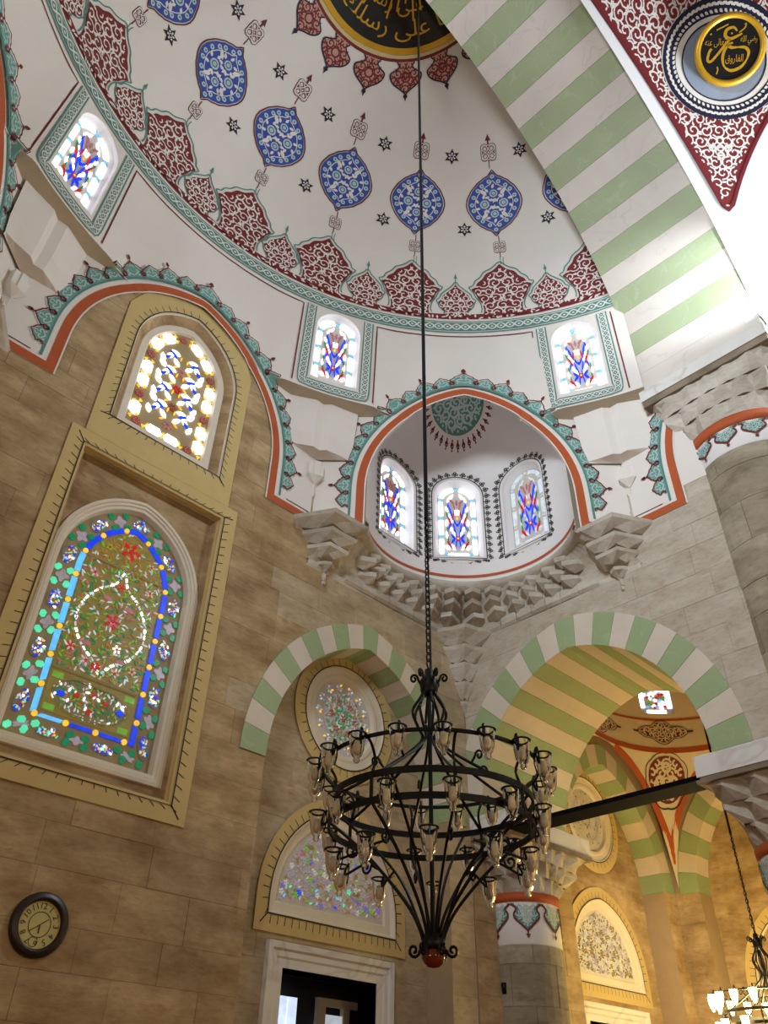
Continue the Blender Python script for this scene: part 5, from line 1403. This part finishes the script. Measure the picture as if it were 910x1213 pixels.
panes(w_, [densify(q, .06) for q in [rect(c0 - .29, 8.06, c0 - .21, 8.48), rect(c0 + .21, 8.06, c0 + .29, 8.48), rect(c0 - .17, 7.94, c0 + .17, 8.01)]], SDr, -.05, -.035, 'g_white')
D = {}; rnd = random.Random(9)
for (x, z) in scatter(rect(c0 - .18, 8.05, c0 + .18, 8.50), 40, 0, rnd, .045): D.setdefault(rnd.choice(['g_white', 'g_white', 'g_white', 'g_red', 'g_lime', 'g_sky']), []).append(blob(x, z, .07, .045, rnd.uniform(0, 3)))
for m2, ps in D.items(): panes(w_, ps, SDr, -.05, -.035, m2, 'glass_pieces', True)
P = Paint(SDr); mo = Motif(); xs = np.linspace(0, 2 * pi * KD, 90)
# lower line dips at the diagonals like the octagon it draws
mo.stroke([(x, ZD + .06 - .05 * abs(math.sin(2 * x / KD))) for x in xs], .10, 'orange_paint', 1); mo.stroke([(x, 7.80) for x in xs], .045, 'orange_paint', 1)
P.stamp(mo)
ov = Motif(); op = spline([(.42, 0), (.30, .09), (.18, .10), (.12, .15), (0, .20), (-.12, .15), (-.18, .10), (-.30, .09), (-.42, 0), (-.30, -.09), (-.18, -.10), (-.12, -.15), (0, -.20), (.12, -.15), (.18, -.10), (.30, -.09)], 3, True)
ov.fill(op, 'maroon', 2); ov.stroke([(x * 1.12, y * 1.2) for x, y in op], .012, 'line_black', 2, True); rumi(ov, op, 'plaster_cream', 3, .11, .022, 5)
for sx in (-1, 1): ov.stroke([(sx * .45, 0), (sx * .56, 0)], .03, 'line_black', 2)
for a in (45, 90, 0, 135, 315): P.stamp(ov, move(rad(a) * KD, 7.56))
P.build('painted_cartouches', sv)
SP2 = lambda s_, r_, o=0.0: SV2(s_ / 2.0, r_, o)
for q in (0, 1, 3):
    P = Paint(SP2); mo = Motif()
    for sg in (0, 1):
        l = []
        for i in range(24):
            r_ = 1.80 + (PRs - .03 - 1.80) * (i / 23) ** .8; ph = math.acos(min(1, SBH / r_)) + .055 / r_ + .0
            ph = min(ph, pi / 4)
            l.append((2 * (q * pi / 2 + (ph if sg == 0 else pi / 2 - ph)), r_))
        mo.stroke(l, .075, 'orange_paint', 1)
    P.stamp(mo)
    md = Motif(); md.fill(circle(0, 0, .33, 30), 'maroon', 2, grid=.15); rumi(md, circle(0, 0, .31, 24), 'plaster_cream', 3, .17, .034, 6)
    for k in range(3): md.ring(.14 * math.sin(k * 2.094), .14 * math.cos(k * 2.094), .07, .05, 'plaster_cream', 4, 10)
    md.stroke([(x * (1.1 + .06 * abs(math.sin(i * pi / 5))), y * (1.1 + .06 * abs(math.sin(i * pi / 5)))) for i, (x, y) in enumerate(circle(0, 0, .34, 40))], .014, 'line_black', 2, True)
    # medallion: y up -> towards the drum (smaller rho)
    def TM(x, y, q=q):
        s0 = 2.03 - y * .62; return (2 * (q * pi / 2 + pi / 4 + x / s0), min(max(s0, 1.78), PRs - .01))
    P.stamp(md, TM); P.build('painted_medallion', sv)

# ------------------------------------------------------------------ chandeliers
LAMP = {}
def lamp_parts(lit):
    if lit not in LAMP:
        mb = MB(); mb.tube([(.055 * math.cos(2 * pi * i / 14), .055 * math.sin(2 * pi * i / 14), .095) for i in range(14)], .007, 5, True)
        mb.tube([(.058, 0, .095), (.062, 0, .04), (.05, 0, -.03)], .005, 4)
        h = mb.build('lamp', 'iron'); 
        g = MB().lathe([(.053, .10), (.050, .04), (.044, -.02), (.034, -.055), (.018, -.075), (.022, -.09), (.014, -.108), (.0, -.112)], 14).build('glass_cup', 'lamp_lit' if lit else 'lamp_glass', None, True)
        b = MB().lathe([(.0, .05), (.02, .045), (.027, .01), (.027, -.03), (.012, -.05), (.0, -.052)], 10).build('bulb', 'lamp_lit' if lit else 'lamp_core', None, True)
        LAMP[lit] = [h, g, b]; LAMP[(lit, 'n')] = 0
    return LAMP[lit]
def add_lamp(parent, lit, loc, rot):
    src = lamp_parts(lit); first = LAMP[(lit, 'n')] == 0; LAMP[(lit, 'n')] += 1
    objs = []
    for s_ in src:
        o = s_ if first else s_.copy()
        if not first: COL.objects.link(o)
        objs.append(o)
    objs[0].parent = parent; objs[0].location = loc; objs[0].rotation_euler = (0, 0, rot); objs[0].scale = (.92, .92, .84)
    for o in objs[1:]: o.parent = objs[0]; o.location = (0, 0, 0); o.rotation_euler = (0, 0, 0)
def scroll(r0, z0, dr, dz, turns=1.3, size=.05, n=14):
    out = []
    for i in range(n):
        t = i / (n - 1); a = t * turns * 2 * pi; s_ = size * (1 - .8 * t); out.append((r0 + dr * (size + s_ * -math.cos(a)), z0 + dz * s_ * math.sin(a)))
    return out
def chandelier(label, loc, ztop, lit, zshift=0.0):
    c = tag(empty('chandelier', (loc[0], loc[1], zshift)), label, 'chandelier')
    def pol(path, az): return [(r * math.cos(az), r * math.sin(az), z) for r, z in path]
    N = 8; ph = rad(10)
    # chain and rod
    mb = MB(); z = 4.17
    for i in range(26):
        a = i % 2 * pi / 2
        mb.tube([(.018 * math.cos(t) * math.cos(a), .018 * math.cos(t) * math.sin(a), z + .03 + .036 * math.sin(t)) for t in [2 * pi * k / 10 for k in range(10)]], .006, 4, True); z += .052
    mb.build('chain', 'iron', c)
    MB().tube([(0.0, 0, z - .03), (0, 0, ztop - zshift)], .018, 6).build('rope', 'iron', c)
    MB().tube([(.025, 0, 4.16), (.03, .01, 4.8), (.0, .01, 5.6)], .006, 5).build('cable', 'iron', c)
    MB().tube([(0, 0, 2.42), (0, 0, 4.10)], .014, 8).build('rod', 'iron', c)
    MB().lathe([(.0, 4.17), (.03, 4.15), (.035, 4.10), (.06, 4.07), (.062, 4.0), (.045, 3.96), (.0, 3.95)], 12).build('crown_collar', 'iron', c, True)
    for k in range(6):
        az = ph + 2 * pi * k / 6
        MB().tube(pol([(.05, 4.03), (.075, 4.08)] + scroll(.075, 4.085, .8, 1, 1.3, .036), az), .009, 5).build('crown_scroll', 'iron', c)
    for z, nm, r0_ in ((3.43, 'lamp_ring', .685), (3.223, 'upper_ring', .63), (3.075, 'lower_ring', .63)):
        n = 56; V = []; F = []; hh = .010 if nm == 'lamp_ring' else .018
        for i in range(n):
            a = 2 * pi * i / n
            for r, dz in ((r0_ - .008, -hh), (r0_ + .008, -hh), (r0_ + .008, hh), (r0_ - .008, hh)): V.append((r * math.cos(a), r * math.sin(a), z + dz))
        for i in range(n):
            j = (i + 1) % n
            for q in range(4): F.append((i * 4 + q, j * 4 + q, j * 4 + (q + 1) % 4, i * 4 + (q + 1) % 4))
        mk(nm, V, F, 'iron', None, c)
    for k in range(N):
        az = ph + 2 * pi * k / N
        MB().tube(pol(spline([(.04, 4.0), (.055, 3.95), (.115, 3.84), (.085, 3.74), (.05, 3.65), (.14, 3.55), (.30, 3.43), (.48, 3.31), (.63, 3.223)], 4), az), .010, 5).build('arm', 'iron', c)
        MB().tube(pol([(.63, 3.23), (.63, 3.07)], az), .012, 5).build('strap', 'iron', c)
        MB().tube(pol(spline([(.63, 3.225), (.60, 3.32), (.64, 3.40), (.685, 3.43)], 4), az), .009, 5).build('ring_bracket', 'iron', c)
        MB().tube(pol(spline([(.63, 3.075), (.52, 3.0), (.38, 2.89), (.24, 2.75), (.13, 2.62), (.075, 2.52), (.05, 2.44)], 4), az), .010, 5).build('rib', 'iron', c)
        if k % 2 == 0: MB().tube(pol(spline([(.63, 3.22), (.40, 3.02), (.20, 2.80), (.08, 2.55), (.04, 2.44)], 4), az + .2), .009, 5).build('inner_rib', 'iron', c)
        MB().tube(pol([(.30, 3.43), (.33, 3.47)] + scroll(.33, 3.47, .8, 1, 1.2, .036), az), .008, 5).build('arm_scroll', 'iron', c)
        MB().tube(pol([(.40, 2.90), (.45, 2.93)] + scroll(.45, 2.92, .9, -1, 1.2, .042), az), .008, 5).build('rib_scroll', 'iron', c)
    for k in range(6):
        az = ph + 2 * pi * k / 6
        MB().tube(pol([(.045, 2.46), (.07, 2.42)] + scroll(.075, 2.42, .9, -1, 1.3, .038), az), .009, 5).build('foot_scroll', 'iron', c)
    MB().lathe([(.05, 2.50), (.065, 2.47), (.065, 2.43), (.05, 2.42)], 12).build('foot_collar', 'iron', c, True)
    MB().lathe([(.045, 2.43), (.062, 2.41), (.066, 2.385), (.055, 2.355), (.03, 2.338), (.0, 2.334)], 14).build('amber_knob', 'amber', c, True)
    for n, r, z, a0, rb, zb_ in ((18, .745, 3.35, 8, .69, 3.43), (12, .70, 3.06, 22, .63, 3.10), (10, .60, 2.83, 5, .42, 2.92)):
        for k in range(n):
            az = rad(a0) + 2 * pi * k / n
            MB().tube(pol(spline([(rb, zb_), (rb + (r - rb) * .4, zb_ - .03 if z < 3.2 else zb_ + .05), (r - .03, z + .03), (r - .055, z + .095)], 4), az), .008, 5).build('lamp_arm', 'iron', c)
            add_lamp(c, lit, (r * math.cos(az), r * math.sin(az), z), az + pi)
    return c
def domez(x, y): return ZR + HD * math.sqrt(1 - ((x - OC.x) ** 2 + (y - OC.y) ** 2) / RD ** 2)
chandelier('large black iron chandelier with unlit glass cups hanging from the semi-dome', (-4.783, -3.64), domez(-4.783, -3.64), False)
chandelier('lit iron chandelier with glowing glass lamps in the side bay, right edge', (3.68, -1.95), 10.2, True, -.26)
point('chandelier_light', (3.68, -1.95, 3.0), 300, (1.0, .84, .34), .35)

# ------------------------------------------------------------------ clock on the left wall
ck = tag(empty('wall_clock', (-5.517, -.02, 2.875)), 'round dark-rimmed wall clock with yellowish dial low on the stone wall', 'clock')
SK = lambda x, z, o=0.0: (x, -o, z)
n = 44
loft('rim', [(circle(0, 0, r, n), o) for r, o in ((.24, 0), (.24, .03), (.225, .05), (.205, .045), (.195, .055), (.18, .045), (.172, .02))], SK, 'clock_wood', ck, smooth=True)
slab('dial', circle(0, 0, .178, n), [tuple(range(n))], SK, .02, 0, 'clock_face', ck)
P = Paint(SK, .0215); P.STEP = .001
for i in range(1, 13):
    a = pi / 2 - 2 * pi * i / 12; t = text_motif(str(i), 'clock_ink', 1, .046)
    P.stamp(t, move(.138 * math.cos(a) - math.cos(a - pi / 2) * t.w / 2 - math.cos(a) * t.h / 2, .138 * math.sin(a) - math.sin(a - pi / 2) * t.w / 2 - math.sin(a) * t.h / 2, a - pi / 2))
P.stamp(Motif().ring(0, 0, .092, .006, 'clock_ink', 1, 36)); P.build('numerals', ck)
P = Paint(SK, .024); P.STEP = .001
P.stamp(Motif().ring(-.022, -.125, .036, .005, 'clock_ink', 1, 20)).build('seconds_dial', ck)
for nm, pts, wd in (('minute_hand', [(-.075, -.055), (.062, .045)], .006), ('hour_hand', [(0, 0), (.004, -.062)], .009)):
    (xa, za), (xb, zb_) = pts; MB().tube([(xa, -.027, za), (xb, -.027, zb_)], wd / 2, 5).build(nm, 'clock_ink', ck)

# ------------------------------------------------------------------ small fittings
sp = tag(empty('spotlight', (.45, -.05, 3.06)), 'small black spotlight with a cable clamped to the painted column', 'spotlight')
MB().lathe([(.0, -.05), (.03, -.05), (.036, .05), (.0, .055)], 10).build('lamp_head', 'iron', sp, True)
MB().tube([(.03, 0, -.04), (.04, 0, -.2), (.02, .01, -.34), (.04, .0, -.40)], .006, 5).build('cable', 'iron', sp)
MB().box((.0, -.03, -.07), (.06, .03, -.045)).build('bracket', 'iron', sp)
s2_ = tag(empty('loudspeaker', (2.45, .38, 3.1)), 'tiny black loudspeaker on the wall beside the side bay opening', 'loudspeaker')
MB().box((-.05, -.06, -.05), (.05, .0, .05)).build('housing', 'iron', s2_); MB().box((-.015, -.01, -.02), (.015, .04, .02)).build('bracket', 'iron', s2_)

fx = tag(empty('added_floodlight', (-1.25, -6.85, 10.53)), 'small added flood lamp beyond the right edge, unseen, brightening the great arch', 'added_floodlight')  # unseen fixture added to go with the beam on the great arch
MB().box((-.10, -.08, -.16), (.10, .08, -.04)).build('housing', 'iron', fx)
MB().tube([(.08, .0, -.10), (2.84, -.35, -.12)], .02, 6).build('bracket', 'iron', fx)
